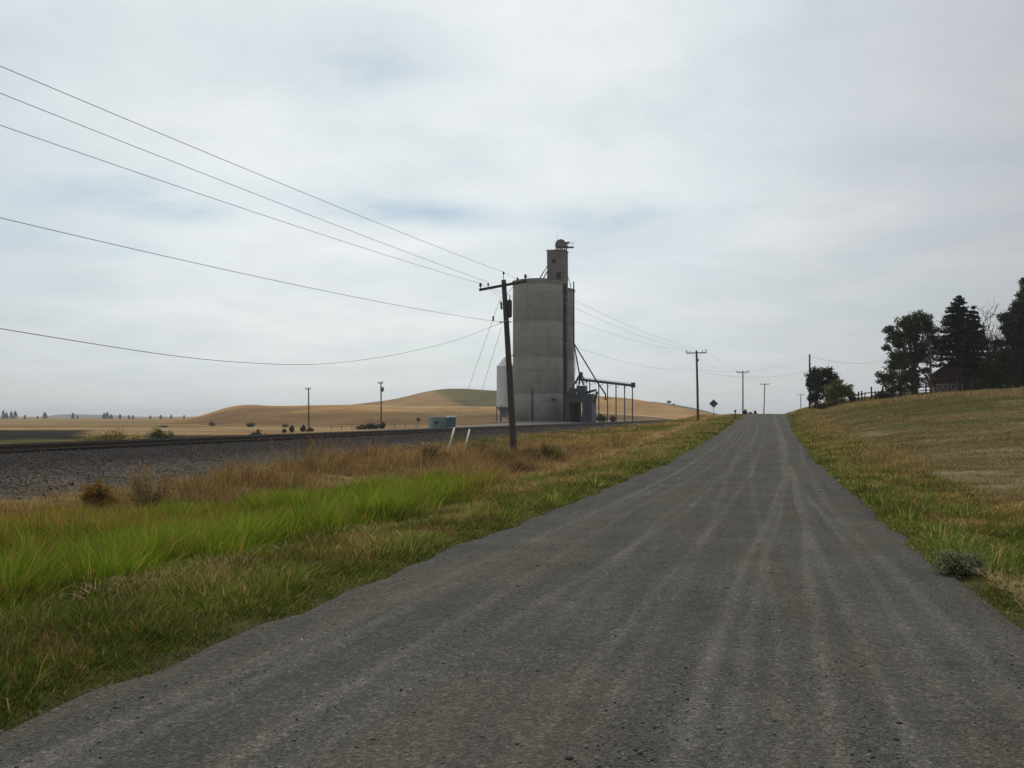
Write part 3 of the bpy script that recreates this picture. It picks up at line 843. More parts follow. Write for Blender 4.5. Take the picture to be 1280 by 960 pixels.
hill('stubble_hill', [(200, 527), (225, 524), (240, 522.5), (260, 517), (285, 509), (300, 506.5), (318, 506), (335, 507.5), (360, 507.5), (400, 506.5), (440, 506), (500, 507.5), (560, 508),
                      (620, 508.5), (680, 511), (740, 514), (800, 518), (840, 522), (870, 526)], 560, 250, 200, hc_front, 'low tan stubble hill with a pale band below the green crest')
hill('green_crest_hill', [(380, 516), (420, 508), (450, 504.5), (480, 501), (500, 497.5), (530, 490), (545, 487.5), (560, 486), (580, 486), (620, 488.5), (660, 491), (700, 493), (747, 495), (786, 498),
                          (815, 502.5), (845, 508.5), (870, 513), (900, 519), (930, 523)], 820, 210, 260, hc_back, 'tall hill, tan wheat with a dark green crop over its crest')
hill('far_green_hill', [(740, 512), (780, 503), (815, 502), (840, 505), (865, 509.5), (888, 515), (910, 521)], 1150, 180, 200,
     lambda c, v: np.tile(np.array([.11, .12, .055]), (len(c), 1)), 'dark green hill showing behind the tan wheat slope')
hill('far_ridge', [(36, 524), (58, 520.5), (72, 518.3), (90, 517.8), (120, 518.3), (150, 519.3), (175, 521), (200, 524)], 3600, 500, 500,
     lambda c, v: np.tile(np.array([.045, .055, .065]), (len(c), 1)), 'distant blue grey ridge on the left horizon', base=-6)

# ------------------------------------------------------------------ railway
tk = empty('railway_track', (-28.3, 0, .2), 'dark railway track along the top of the ballast bank', 'railway')
zr = .2
for off in (-.75, .75):
    mb = MB(); pts = np.arange(-60, 421, 20)
    for a_, b_ in zip(pts[:-1], pts[1:]):
        mb.box((-28.3 + off, (a_ + b_) / 2, zr + .27), (.075, b_ - a_, .05))
        mb.box((-28.3 + off, (a_ + b_) / 2, zr + .2), (.02, b_ - a_, .094))
        mb.box((-28.3 + off, (a_ + b_) / 2, zr + .138), (.14, b_ - a_, .03))
    mb.build('rail', M_rail, tk)
mb = MB()
for yy in np.arange(-40, 260, .6):
    mb.box((-28.3 + random.uniform(-.03, .03), yy, zr + .05), (2.6, .23, .146))
mb.build('sleepers', M_tie, tk)['kind'] = 'stuff'

# ------------------------------------------------------------------ utility poles and wires
def insulator(mb, p, s=1.0):
    p = Vector(p)
    mb.lathe(p, [(.02 * s, 0), (.02 * s, .08 * s), (.055 * s, .085 * s), (.06 * s, .13 * s), (.045 * s, .16 * s), (.05 * s, .2 * s), (.02 * s, .23 * s)], 10)


LINE = Vector((-.093, .996, 0)).normalized()     # direction of the roadside line in the road frame
_A = P(642, 555, 53); _B = P(872, 526, 123)
LINE = Vector((_B.x - _A.x, _B.y - _A.y, 0)).normalized()
PERP = Vector((LINE.y, -LINE.x, 0))


def util_pole(base, top, armw, label, r0=.17, r1=.12, group='power poles beside the gravel road', braces=True, tilt=0.0, perp=None, mat=None, cat='utility pole', arm=True, ins=True):
    base, top = Vector(base), Vector(top)
    mat = mat or M_pole; perp = perp or PERP
    e = empty('utility_pole', base, label, cat, group)
    h = (top - base).length; ax = (top - base).normalized()
    mb = MB(); pts = [base - Vector((0, 0, .6))] + [base + (top - base) * k + perp * (.012 * h * math.sin(k * 3)) * .2 for k in (0, .25, .5, .75, 1)]
    mb.tube(pts, [r0 * 1.05] + [r0 + (r1 - r0) * k for k in (0, .25, .5, .75, 1)], 10).build('pole', mat, e)
    if arm:
        c = top - ax * .35; hw = armw / 2
        a = c - perp * hw - Vector((0, 0, tilt)) - LINE * (r1 + .06); b = c + perp * hw + Vector((0, 0, tilt)) - LINE * (r1 + .06)
        MB().bar(a, b, .11, .14).build('crossarm', M_arm if mat is M_pole else mat, e)
        if braces:
            for sg in (-1, 1):
                q = c + perp * sg * hw * .55 + Vector((0, 0, tilt * sg * .55 - .06)) - LINE * (r1 + .1)
                MB().bar(q, c - Vector((0, 0, .75)) - LINE * (r1 + .02), .035, .012).build('brace', M_grey, e)
        if ins:
            for k in (-.95, -.62, .62, .95):
                i = c + perp * hw * k + Vector((0, 0, tilt * k + .07)) - LINE * (r1 + .06)
                mi = MB(); insulator(mi, i, 1.5 if abs(k) > .9 else 1.1); mi.build('insulator', M_ins, e)
    return e


baseA, topA = P(642.5, 555, 53), P(629.5, 350, 53)
baseA.z = g(baseA.x, baseA.y)
pA = util_pole(baseA, topA, 2.9, 'leaning dark power pole with crossarm in the weeds, nearest pole before the silo', r0=.2, r1=.14, tilt=.19)
mi = MB(); mi.bar(topA + Vector((0, 0, -.1)) - LINE * .02, topA + Vector((0, 0, .3)), .03, .03); insulator(mi, topA + Vector((0, 0, .25)), 1.1); mi.build('top_pin', M_ins, pA)
ca = topA + (baseA - topA) * (33 / 205.0)
mb = MB(); q = ca + PERP * .27
mb.lathe(q + Vector((0, 0, -.5)), [(.05, -.06), (.13, 0), (.14, .1), (.14, .85), (.12, .95), (.05, 1.0)], 14)
mb.bar(q + Vector((0, 0, .1)), ca + Vector((0, 0, .1)), .06, .06).bar(q + Vector((0, 0, -.25)), ca + Vector((0, 0, -.25)), .06, .06)
mb.tube([q + Vector((0, 0, .5)), q + Vector((.02, 0, .8))], [.03, .02], 6)
mb.build('transformer', M_dark, pA)
mb = MB(); q = ca - PERP * .22 + Vector((0, 0, .25)); mb.tube([q + Vector((0, 0, -.3)), q + Vector((-.05, 0, .15))], .06, 8).bar(q, ca + Vector((0, 0, .25)), .05, .05).build('fuse_cutout', M_ins, pA)
att = topA + (baseA - topA) * (49 / 205.0)
mb = MB(); mb.bar(att - PERP * .35, att + PERP * .3, .05, .06).tube([att - PERP * .38, att - PERP * .3], [.05, .05], 8).build('wire_bracket', M_dark, pA)
mb = MB(); q = topA + (baseA - topA) * (90 / 205.0); mb.bar(q, q + PERP * .35 + Vector((0, 0, .12)), .04, .04).build('side_bracket', M_dark, pA)

baseB, topB = P(872.5, 526, 123), P(870.5, 438, 123); baseB.z = g(baseB.x, baseB.y)
pB = util_pole(baseB, topB, 2.7, 'dark power pole with crossarm to the left of the diamond sign', r0=.17, r1=.13, mat=M_pole)
mb = MB(); q = topB - Vector((0, 0, 1.4)) + PERP * .25; mb.lathe(q, [(.02, -.1), (.07, -.05), (.07, .3), (.02, .35)], 8).bar(q, q - PERP * .25, .04, .04).build('fuse_cutout', M_ins, pB)
mb = MB(); q = topB - Vector((0, 0, 2.6)) + PERP * .2; mb.bar(q, q - PERP * .2, .06, .3).build('wire_bracket', M_dark, pB)
baseC, topC = P(928.5, 514, 193), P(928.5, 463.5, 193); baseC.z = g(baseC.x, baseC.y)
pC = util_pole(baseC, topC, 2.5, 'grey power pole left of the road crest, shrubs at its foot', r0=.16, r1=.12, mat=M_polefar)
baseD, topD = P(954.5, 522, 263), P(956, 479, 263); baseD.z = g(baseD.x, baseD.y)
pD = util_pole(baseD, topD, 2.5, 'pale power pole standing right behind the crest of the road', r0=.17, r1=.13, mat=M_polefar)
baseE, topE = P(1001, 520, 340), P(1001, 492.5, 340); baseE.z = g(baseE.x, baseE.y)
pE = util_pole(baseE, topE, 2.6, 'smallest farthest power pole, left of the dark tree by the road', r0=.17, r1=.13, mat=M_polefar, braces=False)
# the pole before pole A, outside the picture on the left
bz = Vector((_A.x, _A.y, 0)) - LINE * 74; baseZ = Vector((bz.x, bz.y, g(bz.x, bz.y))); topZ = Vector((bz.x, bz.y, 9.4))
pZ = util_pole(baseZ, topZ, 2.9, 'dark power pole out of the picture where the roadside wires come from', r0=.2, r1=.14)


def wire(pts, r, label, group, n=26):
    a, b, sag = pts
    a, b = Vector(a), Vector(b)
    P_ = [a.lerp(b, k / n) - Vector((0, 0, sag * 4 * (k / n) * (1 - k / n))) for k in range(n + 1)]
    mb = MB().tube(P_, r, 5)
    return single(mb, 'overhead_wire', M_wire, a, label, 'wire', group)


def armpt(top, k, armw=2.9, tilt=0.0, r1=.14, dz=.29):
    return Vector(top) + PERP * (armw / 2 * k) + Vector((0, 0, -.35 + .07 + tilt * k + dz)) - LINE * (r1 + .06)


gw = 'wires from the left to the leaning pole'
wire((armpt(topZ, .95), topA + Vector((0, 0, .45)), .42), .009, 'uppermost thin wire from the left edge to the top pin of the leaning pole', gw)
wire((topZ + Vector((0, 0, .25)), armpt(topA, -.62, tilt=.19), .36), .009, 'second wire from the top, left edge to the inner insulator of the leaning pole', gw)
wire((armpt(topZ, -.95), armpt(topA, -.95, tilt=.19), .64), .009, 'third wire from the top, meeting the left end of the leaning pole crossarm', gw)
zz = Vector((topZ.x, topZ.y, EYE + 5.6))
wire((zz, att - PERP * .3, 1.0), .009, 'fourth wire from the top, sagging gently to the bracket of the leaning pole', gw)
# low slack cable
nodes = [(-19.5, 5.2), (0, 3.6), (12, 2.55), (20.4, 1.98), (27, 1.65), (33, 1.78), (39.1, 2.55), (46, 3.8), (53, 5.55)]
yy = np.linspace(0, 1, 60); ds = np.array([q[0] for q in nodes]); hs = np.array([q[1] for q in nodes])
dd = ds[0] + (ds[-1] - ds[0]) * yy
hh = np.interp(dd, ds, hs); k = np.exp(-np.linspace(-2, 2, 9) ** 2); k /= k.sum(); hh[4:-4] = np.convolve(hh, k, mode='valid')
Y0, X0 = 53.0, (642 - 640) / F * 53
pts = []
for d_, h_ in zip(dd, hh):
    t_, s_ = cam2w(X0 - .3 + .351 * (d_ - Y0), d_)
    pts.append(Vector((t_, s_, EYE + h_)))
pts[0] = Vector((baseZ.x, baseZ.y, pts[0].z))
single(MB().tube(pts, .013, 5), 'overhead_wire', M_wire, pts[0], 'lowest slack wire hanging in a deep curve to the leaning pole', 'wire', gw)

gw2 = 'wires from the leaning pole to the pole by the sign'
for k, lab in ((.95, 'faint wire from the right crossarm end of the leaning pole to the sign pole'), (-.95, 'faint wire from the left crossarm end of the leaning pole to the sign pole')):
    wire((armpt(topA, k, tilt=.19), armpt(topB, k, 2.7, r1=.13), .7), .008, lab, gw2)
wire((topA + Vector((0, 0, .45)), topB + Vector((0, 0, .05)), .8), .008, 'faint wire from the top pin of the leaning pole to the pole by the sign', gw2)
wire((att + PERP * .2, topB - Vector((0, 0, 2.5)), 1.0), .008, 'low wire from the bracket of the leaning pole to the pole by the sign', gw2)
for (t0, t1, w0, w1, nm) in ((topB, topC, 2.7, 2.5, 'between the pole by the sign and the grey crest pole'), (topC, topD, 2.5, 2.5, 'between the two poles at the road crest'), (topD, topE, 2.5, 2.6, 'running beyond the crest to the farthest pole')):
    for k in (-.95, .95):
        wire((armpt(t0, k, w0, r1=.12), armpt(t1, k, w1, r1=.12), .9), .008, 'thin wire ' + nm, 'thin wires ' + nm)

# farm service poles
baseH, topH = P(1012, 507, 132), P(1012, 443.5, 132); baseH.z = g(baseH.x, baseH.y)
pH = util_pole(baseH, topH, 0, 'plain dark pole without crossarm rising out of the dark road side tree', arm=False, r0=.15, r1=.12, group='plain poles of the farmyard')
baseI, topI = P(1163.5, 494, 119), P(1162.5, 425, 119); baseI.z = g(baseI.x, baseI.y)
pI = util_pole(baseI, topI, 0, 'plain pole without crossarm between the big leafy tree and the barn', arm=False, r0=.15, r1=.12, group='plain poles of the farmyard')
for pz, tp in ((pH, topH), (pI, topI)):
    mi = MB(); insulator(mi, tp - Vector((0, 0, .05)), 1.0); mi.build('insulator', M_ins, pz)
gw3 = 'service wires over the road'
wire((topB - Vector((0, 0, 2.5)) + PERP * .2, topH - Vector((0, 0, .1)), 1.15), .01, 'upper service wire crossing the road from the sign pole to the plain pole', gw3)
wire((topB - Vector((0, 0, 2.75)) + PERP * .2, topH - Vector((0, 0, 2.3)), .9), .012, 'lower service wire crossing the road from the sign pole to the plain pole', gw3)
gw4 = 'service wires between the plain farm poles'
wire((topH - Vector((0, 0, .1)), topI - Vector((0, 0, .2)), 1.9), .01, 'upper service wire sagging between the two plain farm poles', gw4)
wire((topH - Vector((0, 0, .3)), topI - Vector((0, 0, 3.2)), .5), .01, 'lower service wire sloping down between the two plain farm poles', gw4)

# guy wires with pale guards
for (xt, yt, xg, yg, xb, yb, lab, labw) in ((625, 374, 568, 535, 558, 561, 'left pale guard tube leaning over a guy wire in the weeds', 'left guy wire slanting from the leaning pole down to the weeds'),
                                            (627, 409, 587, 537, 578, 561, 'right pale guard tube leaning over a guy wire in the weeds', 'right guy wire slanting from the leaning pole down to the weeds')):
    a_, gd, b_ = P(xt, yt, 53), P(xg, yg, 51), P(xb, yb + 2, 50)
    b_.z = min(b_.z, g(b_.x, b_.y) + .05)
    e = single(MB().tube([a_, gd, b_], .011, 5), 'guy_wire', M_wire, b_, labw, 'guy wire', 'guy wires of the leaning pole')
    mb = MB().tube([b_ + (gd - b_) * .02, b_ + (gd - b_) * .5, gd], [.055, .055, .05], 8)
    single(mb, 'guy_wire_guard', M_guard, b_, lab, 'guy wire guard', 'pale guy wire guards')
    if xt == 625:
        q = a_.lerp(gd, .155); single(MB().lathe(q - Vector((0, 0, .15)), [(.02, 0), (.06, .04), (.05, .15), (.06, .26), (.02, .3)], 8), 'strain_insulator', M_ins, q - Vector((0, 0, .15)), 'small strain insulator on the left guy wire', 'insulator')

# far poles beyond the railway
for (x, yb, yt, d_, lab, tr_) in ((386, 541, 484.5, 205, 'far pole with tiny crossarm beyond the tracks, bushes at its foot', False), (476.5, 536, 477, 205, 'far pole carrying a round transformer beyond the tracks', True)):
    b_, t_ = P(x, yb, d_), P(x - .4, yt, d_); b_.z = g(b_.x, b_.y)
    e = util_pole(b_, t_, 1.2, lab, r0=.17, r1=.13, group='poles beyond the railway', perp=Vector((CT, ST, 0)), braces=False)
    if tr_:
        q = t_ - Vector((0, 0, 2.2)) + Vector((CT, ST, 0)) * .38
        MB().lathe(q, [(.1, -.05), (.3, 0), (.32, .5), (.32, .85), (.25, .95), (.06, 1.0)], 14).bar(q + Vector((0, 0, .5)), q + Vector((0, 0, .5)) - Vector((CT, ST, 0)) * .38, .08, .08).build('transformer', M_grey, e)

# ------------------------------------------------------------------ signs by the road
M_signback = plain('sign_back', (.085, .088, .09), .6, .2, 4, metal=.2)
b_ = P(892.5, 528, 112); b_.z = g(b_.x, b_.y); c_ = P(892, 504.5, 112)
e = empty('warning_sign', b_, 'grey back of a diamond road sign on a thin post', 'road sign')
MB().bar(b_ - Vector((0, 0, .3)), c_ + Vector((0, 0, .3)), .07, .05).build('post', M_grey, e)
hd = .53; q = c_ + Vector((0, .05, 0))
MB().prism([q + Vector((0, 0, hd)), q + Vector((-hd, 0, 0)), q + Vector((0, 0, -hd)), q + Vector((hd, 0, 0))], (0, .012, 0)).build('plate', M_signback, e)
b_ = P(919, 524, 117); b_.z = g(b_.x, b_.y); t_ = P(919, 512.5, 117)
e = empty('marker_post', b_, 'short dark marker post with flat head on the left road edge', 'marker post')
MB().bar(b_ - Vector((0, 0, .2)), t_ - Vector((0, 0, .2)), .1, .1).build('post', M_dark, e)
MB().box(t_ - Vector((0, 0, .12)), (.26, .12, .26)).build('head', M_dark, e)

# ------------------------------------------------------------------ grain elevator
Z1 = 195.0
px = Z1 / F
c1 = P(672.5, 527, Z1); R1 = 31.4 * px
gb = .35
ztop = P(672, 348.5, Z1 - R1).z
el = empty('grain_elevator', (c1.x, c1.y, gb), 'tall grey concrete grain elevator, two round silos and a square headhouse tower', 'grain elevator')


def silo(c, rad, z0, z1, name='silo'):
    prof = [(rad, 0)]
    for zz in np.arange(6.1, z1 - z0 - 1, 7.6):
        prof += [(rad, zz), (rad - .035, zz + .05), (rad - .035, zz + .16), (rad, zz + .21)]
    prof += [(rad, z1 - z0 - .5), (rad + .14, z1 - z0 - .45), (rad + .14, z1 - z0 - .05), (rad + .06, z1 - z0), (rad * .5, z1 - z0 + .12), (.1, z1 - z0 + .18)]
    return MB().lathe((c.x, c.y, z0), prof, 72)


s1 = silo(c1, R1, gb - .3, ztop).build('silo', M_conc, el)
c2 = Vector((c1.x, c1.y + 12.2, c1.z))
s2 = silo(c2, R1, gb - .3, ztop).build('silo', M_conc, el)
# dark roof rim on the near silo
MB().lathe((c1.x, c1.y, ztop - .02), [(R1 + .2, 0), (R1 + .2, .14), (R1 - .3, .18)], 72, close=False).build('roof_rim', M_dark, s1)
# headhouse tower in the nook between the silos
fl, fr = P(683, 313, Z1 + 2.5), P(706, 313, Z1 + 2.5)
tw = (fr.x - fl.x); y0 = (fl.y + fr.y) / 2; td = tw * .98
tcx, tcy = (fl.x + fr.x) / 2, y0 + td / 2; tzt = fl.z
tow = MB().box((tcx, tcy, (gb - .3 + tzt) / 2), (tw, td, tzt - gb + .3)).build('headhouse_tower', M_conc2, el)
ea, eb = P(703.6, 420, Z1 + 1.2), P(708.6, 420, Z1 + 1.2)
MB().box(((ea.x + eb.x) / 2, y0 - .35, (gb - .3 + ztop) / 2), (eb.x - ea.x, .68, ztop - gb + .3)).build('nook_shade_strip', M_dark, el)  # dark box added to stand in for the shade between the silos
MB().box((tcx, tcy, tzt + .09), (tw + .3, td + .3, .18)).build('roof_slab', M_conc2, tow)
q = P(692, 326, Z1 + 2.4); MB().box((q.x, y0 - .02, q.z), (.75, .1, .85)).build('window', M_void, tow)
q = P(698.5, 343.5, Z1 + 2.4); MB().box((q.x, y0 - .02, q.z - .1), (1.0, .1, 1.4)).build('door', M_void, tow)
# diagonal distributor spouts to the near silo roof
for (xa, ya, xb, yb) in ((684, 332, 672.5, 347.5), (687, 333, 677.5, 347.5)):
    a_, b_ = P(xa, ya, Z1 + 2.3), P(xb, yb, Z1 - 1); b_.z = ztop + .1
    MB().tube([a_, b_], .13, 8).build('spout', M_grey, el)
# bucket elevator head on the tower roof
hcx, hcz = P(700.5, 305, Z1 + 3).x, P(700.5, 306, Z1 + 3).z
hd = empty('head_machinery', (hcx, tcy, tzt + .18), None, None)
hd.parent = el; hd.location = Vector((hcx, tcy, tzt + .18)) - el.location
hr = 1.2
prof = [(hcx + hr * math.cos(a), 0, hcz + hr * 1.05 * math.sin(a)) for a in np.linspace(-.35, math.pi + .35, 22)]
bpy.data.objects.remove(hd)
mb = MB().prism([Vector((p[0], tcy - 1.1, p[2])) for p in prof], (0, 2.2, 0))
hood = mb.build('elevator_head', plain('head_sheet', (.12, .125, .125), .55, .25, 2, metal=.3), el, bevel=.06)
for dx in (-1.0, -.1, .95):
    MB().box((hcx + dx, tcy - .9, (tzt + .18 + hcz - .35) / 2), (.22, .22, hcz - .3 - tzt - .18)).build('leg', M_dark, hood)
    MB().box((hcx + dx, tcy + .9, (tzt + .18 + hcz - .35) / 2), (.22, .22, hcz - .3 - tzt - .18)).build('leg', M_dark, hood)
pq = P(712, 308.7, Z1 + 3)
MB().box((pq.x - .15, tcy, pq.z), (1.75, 1.5, .12)).bar((pq.x - 1, tcy - .7, pq.z), (hcx + .9, tcy - .7, tzt + .2), .1, .1).build('platform', M_dark, el)
rl = MB()
for dx in (-.2, .65):
    for dy in (-.7, .7): rl.bar((pq.x + dx, tcy + dy, pq.z), (pq.x + dx, tcy + dy, pq.z + 1.0), .05, .05)
rl.bar((pq.x - .9, tcy - .7, pq.z + 1), (pq.x + .7, tcy - .7, pq.z + 1), .05, .05).bar((pq.x - .9, tcy + .7, pq.z + 1), (pq.x + .7, tcy + .7, pq.z + 1), .05, .05).bar((pq.x + .68, tcy - .7, pq.z + 1), (pq.x + .68, tcy + .7, pq.z + 1), .05, .05)
rl.build('handrail', M_galv, el)
mq = P(709.5, 303.3, Z1 + 3); MB().tube([mq + Vector((-.5, 0, -.12)), mq + Vector((.35, 0, .05))], .22, 10).build('motor', M_dark, el)
aq = P(694, 297, Z1 + 3); MB().tube([Vector((hcx - 1.0, tcy, hcz + .2)), Vector((hcx - 1.0, tcy, hcz + 3.0))], .03, 5).build('antenna', M_grey, el)
# small hood on the second silo edge
q = P(716, 352, Z1 + 9)
MB().bar((tcx + tw / 2, tcy, q.z + 1.7), (c2.x + R1 - .3, c2.y - 2, ztop + .2), .12, .12).bar((c2.x + R1 - .3, c2.y - 2, ztop - .2), (c2.x + R1 - .3, c2.y - 2, ztop + 1.0), .08, .08).build('roof_brace', M_grey, el)
# vertical down pipe on the far silo and the two slanted spouts
zj = P(717, 429, Z1 + 8)
q0 = P(716.8, 352, Z1 + 8)
vx, vy = q0.x + .05, q0.y
MB().tube([(vx, vy, q0.z), (vx, vy, zj.z)], .14, 8).build('down_pipe', M_dark, el)
j1 = P(724, 466, Z1 + 3); j2 = P(757, 493, Z1 + 2)
MB().tube([(vx, vy, zj.z), j1], .15, 8).build('spout', M_dark, el)
MB().tube([(vx, vy, zj.z), P(745, 475, Z1 + 5), j2, j2 - Vector((0, 0, 1.3))], [.15, .15, .17, .17], 8).build('spout', M_dark, el)
lad = MB(); la = P(718.5, 436, Z1 + 6); lb = P(718.5, 468, Z1 + 6)
for dx in (-.22, .22): lad.bar(la + Vector((dx, 0, 0)), lb + Vector((dx, 0, 0)), .06, .06)
for k in np.linspace(0, 1, 16): q = la.lerp(lb, k); lad.bar(q + Vector((-.22, 0, 0)), q + Vector((.22, 0, 0)), .05, .05)
lad.build('ladder', M_galv, el)
# things on the near silo wall: door strip, stain plates
view = Vector((-c1.x, -c1.y, 0)).normalized(); side = Vector((CT, ST, 0))


def onwall(x, y):
    """place on the near silo's wall in photo column x, row y"""
    dx = (x - 672.5) * px
    k = math.sqrt(max(R1 * R1 - dx * dx, .01))
    q = c1 + side * dx + view * k; q.z = P(x, y, Z1 - k).z
    return q


a_, b_ = onwall(665.5, 486), onwall(665.5, 526)
MB().tube([a_ + view * .1, b_ + view * .1], .17, 8).build('wall_pipe', M_dark, s1)
for k in (.1, .5, .9):
    q = a_.lerp(b_, k); MB().box(q + view * .06, (.6, .14, .12), rot=math.atan2(view.y, view.x) + math.pi / 2).build('pipe_clamp', M_dark, s1)
q = onwall(689, 499.5); MB().box(q + view * .02, (1.9, .12, .5), rot=math.atan2(view.y, view.x) + math.pi / 2 + .35).build('hatch', M_dark, s1)

# concrete apron
ap = MB().box((c1.x + .8, c1.y - 4.5, .3), (16, 14, .3)).build('concrete_apron', M_slab)
tag(ap, 'pale concrete apron around the foot of the silo', 'pavement', kind='structure')

# ------------------------------------------------------------------ hopper bin
cb = P(631.5, 530, Z1 + 4); pb = (Z1 + 4) / F
rb = 10.6 * pb; zb = g(cb.x, cb.y)
z_e = P(631, 459, Z1 + 4).z; z_p = P(631, 448, Z1 + 4).z; z_h = P(631, 509, Z1 + 4).z
hb = empty('hopper_bin', (cb.x, cb.y, zb), 'small pale steel hopper bin on legs, left of the tall silo', 'grain bin')
prof = []
for z_ in np.linspace(0, z_e - z_h, 30): prof += [(rb, z_), (rb + .03, z_ + .12)]
MB().lathe((cb.x, cb.y, z_h), prof, 40).build('bin_wall', plain('bin_sheet', (.62, .63, .63), .5, .1, 1.2, metal=.1), hb)
MB().lathe((cb.x, cb.y, z_e + .1), [(rb + .15, 0), (rb + .12, .06), (.5, z_p - z_e - .15), (.3, z_p - z_e + .2)], 24).build('roof', M_galv, hb)
MB().lathe((cb.x, cb.y, z_h - 2.3), [(.25, 0), (.3, .1), (rb - .02, 2.25), (rb + .06, 2.3)], 24).build('hopper_cone', plain('cone_sheet', (.17, .18, .19), .55, .2, 1.5, metal=.3), hb)
for k in range(6):
    a = k * math.pi / 3 + .35
    q = Vector((cb.x + rb * math.cos(a), cb.y + rb * math.sin(a), 0))
    MB().bar((q.x, q.y, zb - .1), (q.x, q.y, z_h + .4), .16, .16).build('leg', M_dark, hb)
for k in range(6):
    a = k * math.pi / 3 + .35; a2 = (k + 1) * math.pi / 3 + .35
    if k % 2 == 0: MB().bar((cb.x + rb * math.cos(a), cb.y + rb * math.sin(a), zb + .2), (cb.x + rb * math.cos(a2), cb.y + rb * math.sin(a2), z_h - .2), .08, .08).build('brace', M_galv, hb)
MB().tube([(cb.x, cb.y, z_h - 2.2), (cb.x, cb.y, zb + 1.0)], .2, 8).build('outlet', M_galv, hb)

# ------------------------------------------------------------------ loading shed with overhead bin
Zs = 186.0
def S_(x, y, dz=0.0): return P(x, y, Zs + dz)


sb = S_(722, 526); ld = empty('loading_shed', (sb.x, sb.y, .35), 'dark blue grey steel loading shed with overhead bin beside the silo', 'loading shed')
xl, xr = S_(705, 500).x, S_(740.5, 500).x; ysd = sb.y; dep = 5.0
zt_, zb_ = S_(722, 493.5).z, .3
xd0, xd1 = S_(711, 500).x, S_(728, 500).x; zd = S_(722, 503).z
MB().box(((xl + xd0) / 2, ysd + dep / 2, (zt_ + zb_) / 2), (xd0 - xl, dep, zt_ - zb_)).build('side_wall', M_dark, ld)
mb = MB().box(((xr + xd1) / 2, ysd + dep / 2, (zt_ + zb_) / 2), (xr - xd1, dep, zt_ - zb_))
for k in np.arange(xd1 + .2, xr, .32): mb.box((k, ysd - .03, (zt_ + zb_) / 2 + .1), (.12, .06, zt_ - zb_ - .5))
mb.build('control_room', M_blue, ld)
MB().box(((xd0 + xd1) / 2, ysd + dep / 2, (zt_ + zd) / 2), (xd1 - xd0 - .006, dep - .01, zt_ - zd)).build('lintel', M_dark, ld)
MB().box(((xd0 * .58 + xd1 * .42), ysd + dep - .2, (zd + zb_) / 2), ((xd1 - xd0) * .16, .3, zd - zb_ - .01)).build('inner_post', M_dark, ld)
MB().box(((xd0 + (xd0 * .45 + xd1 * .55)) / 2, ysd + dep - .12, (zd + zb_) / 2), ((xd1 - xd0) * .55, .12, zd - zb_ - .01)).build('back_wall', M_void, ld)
MB().box((S_(726, 500).x, ysd + 2, .3 + .7), (1.0, 1.0, 1.0)).build('machine_box', M_dark, ld)
MB().box(((xl + xr) / 2, ysd + dep / 2, zt_ + .08), (xr - xl + .4, dep + .4, .15)).build('roof', M_dark, ld)
bx0, bx1 = S_(720, 500).x, S_(731.5, 500).x; bz1, bz0 = S_(722, 482).z, zt_ + .16
bn = MB().box(((bx0 + bx1) / 2, ysd + 1.6, (bz1 + bz0) / 2), (bx1 - bx0, 2.4, bz1 - bz0)).build('overhead_bin', M_blue, ld)
for xx in (bx0 + .05, bx1 - .05):
    for yy_ in (ysd + .5, ysd + 2.7): MB().bar((xx, yy_, bz1), (xx, yy_, S_(722, 474).z), .1, .1).build('frame_post', M_dark, bn)
MB().bar((bx0, ysd + .44, S_(722, 478).z), (bx1, ysd + .44, S_(722, 478).z), .08, .08).build('frame_rail', M_dark, bn)
pk = S_(724, 466)
MB().box(pk + Vector((0, 1.6, -.3)), (.75, .75, 1.0)).build('distributor', M_dark, ld)
for (x, y) in ((714, 482), (727.5, 481), (721.5, 481)):
    MB().tube([pk + Vector((0, 1.6, -.5)), S_(x, y) + Vector((0, 1.6, 0))], .18, 8).build('spout', M_dark, ld)
a_, b_, c_ = S_(731, 491), S_(745, 487), S_(741.5, 504)
MB().tube([a_ + Vector((0, 1.2, 0)), b_ + Vector((-.2, 1.2, 0)), b_ + Vector((0, 1.2, -.5)), c_ + Vector((0, 1.2, 0))], [.28, .26, .26, .2], 8).build('chute', M_dark, ld)
MB().bar(S_(731, 496) + Vector((0, 1.2, 0)), S_(744, 490) + Vector((0, 1.2, 0)), .12, .12).build('chute_brace', M_dark, ld)
for (x, y, w_) in ((713.5, 485, .24), (733, 479, .22), (718, 479.5, .16)):
    MB().bar(pk + Vector((0, 1.1, 0)), S_(x, y) + Vector((0, 1.1, 0)), w_, w_).build('frame_beam', M_dark, ld)
MB().bar((bx0 - 1.6, ysd + .6, S_(716, 488).z), (bx0, ysd + .6, S_(716, 488).z), .3, .9).build('side_hopper', M_dark, ld)
MB().bar((xl, ysd - .02, S_(710, 491).z), (bx0, ysd - .02, S_(710, 491).z), .12, .5).build('walkway', M_dark, ld)

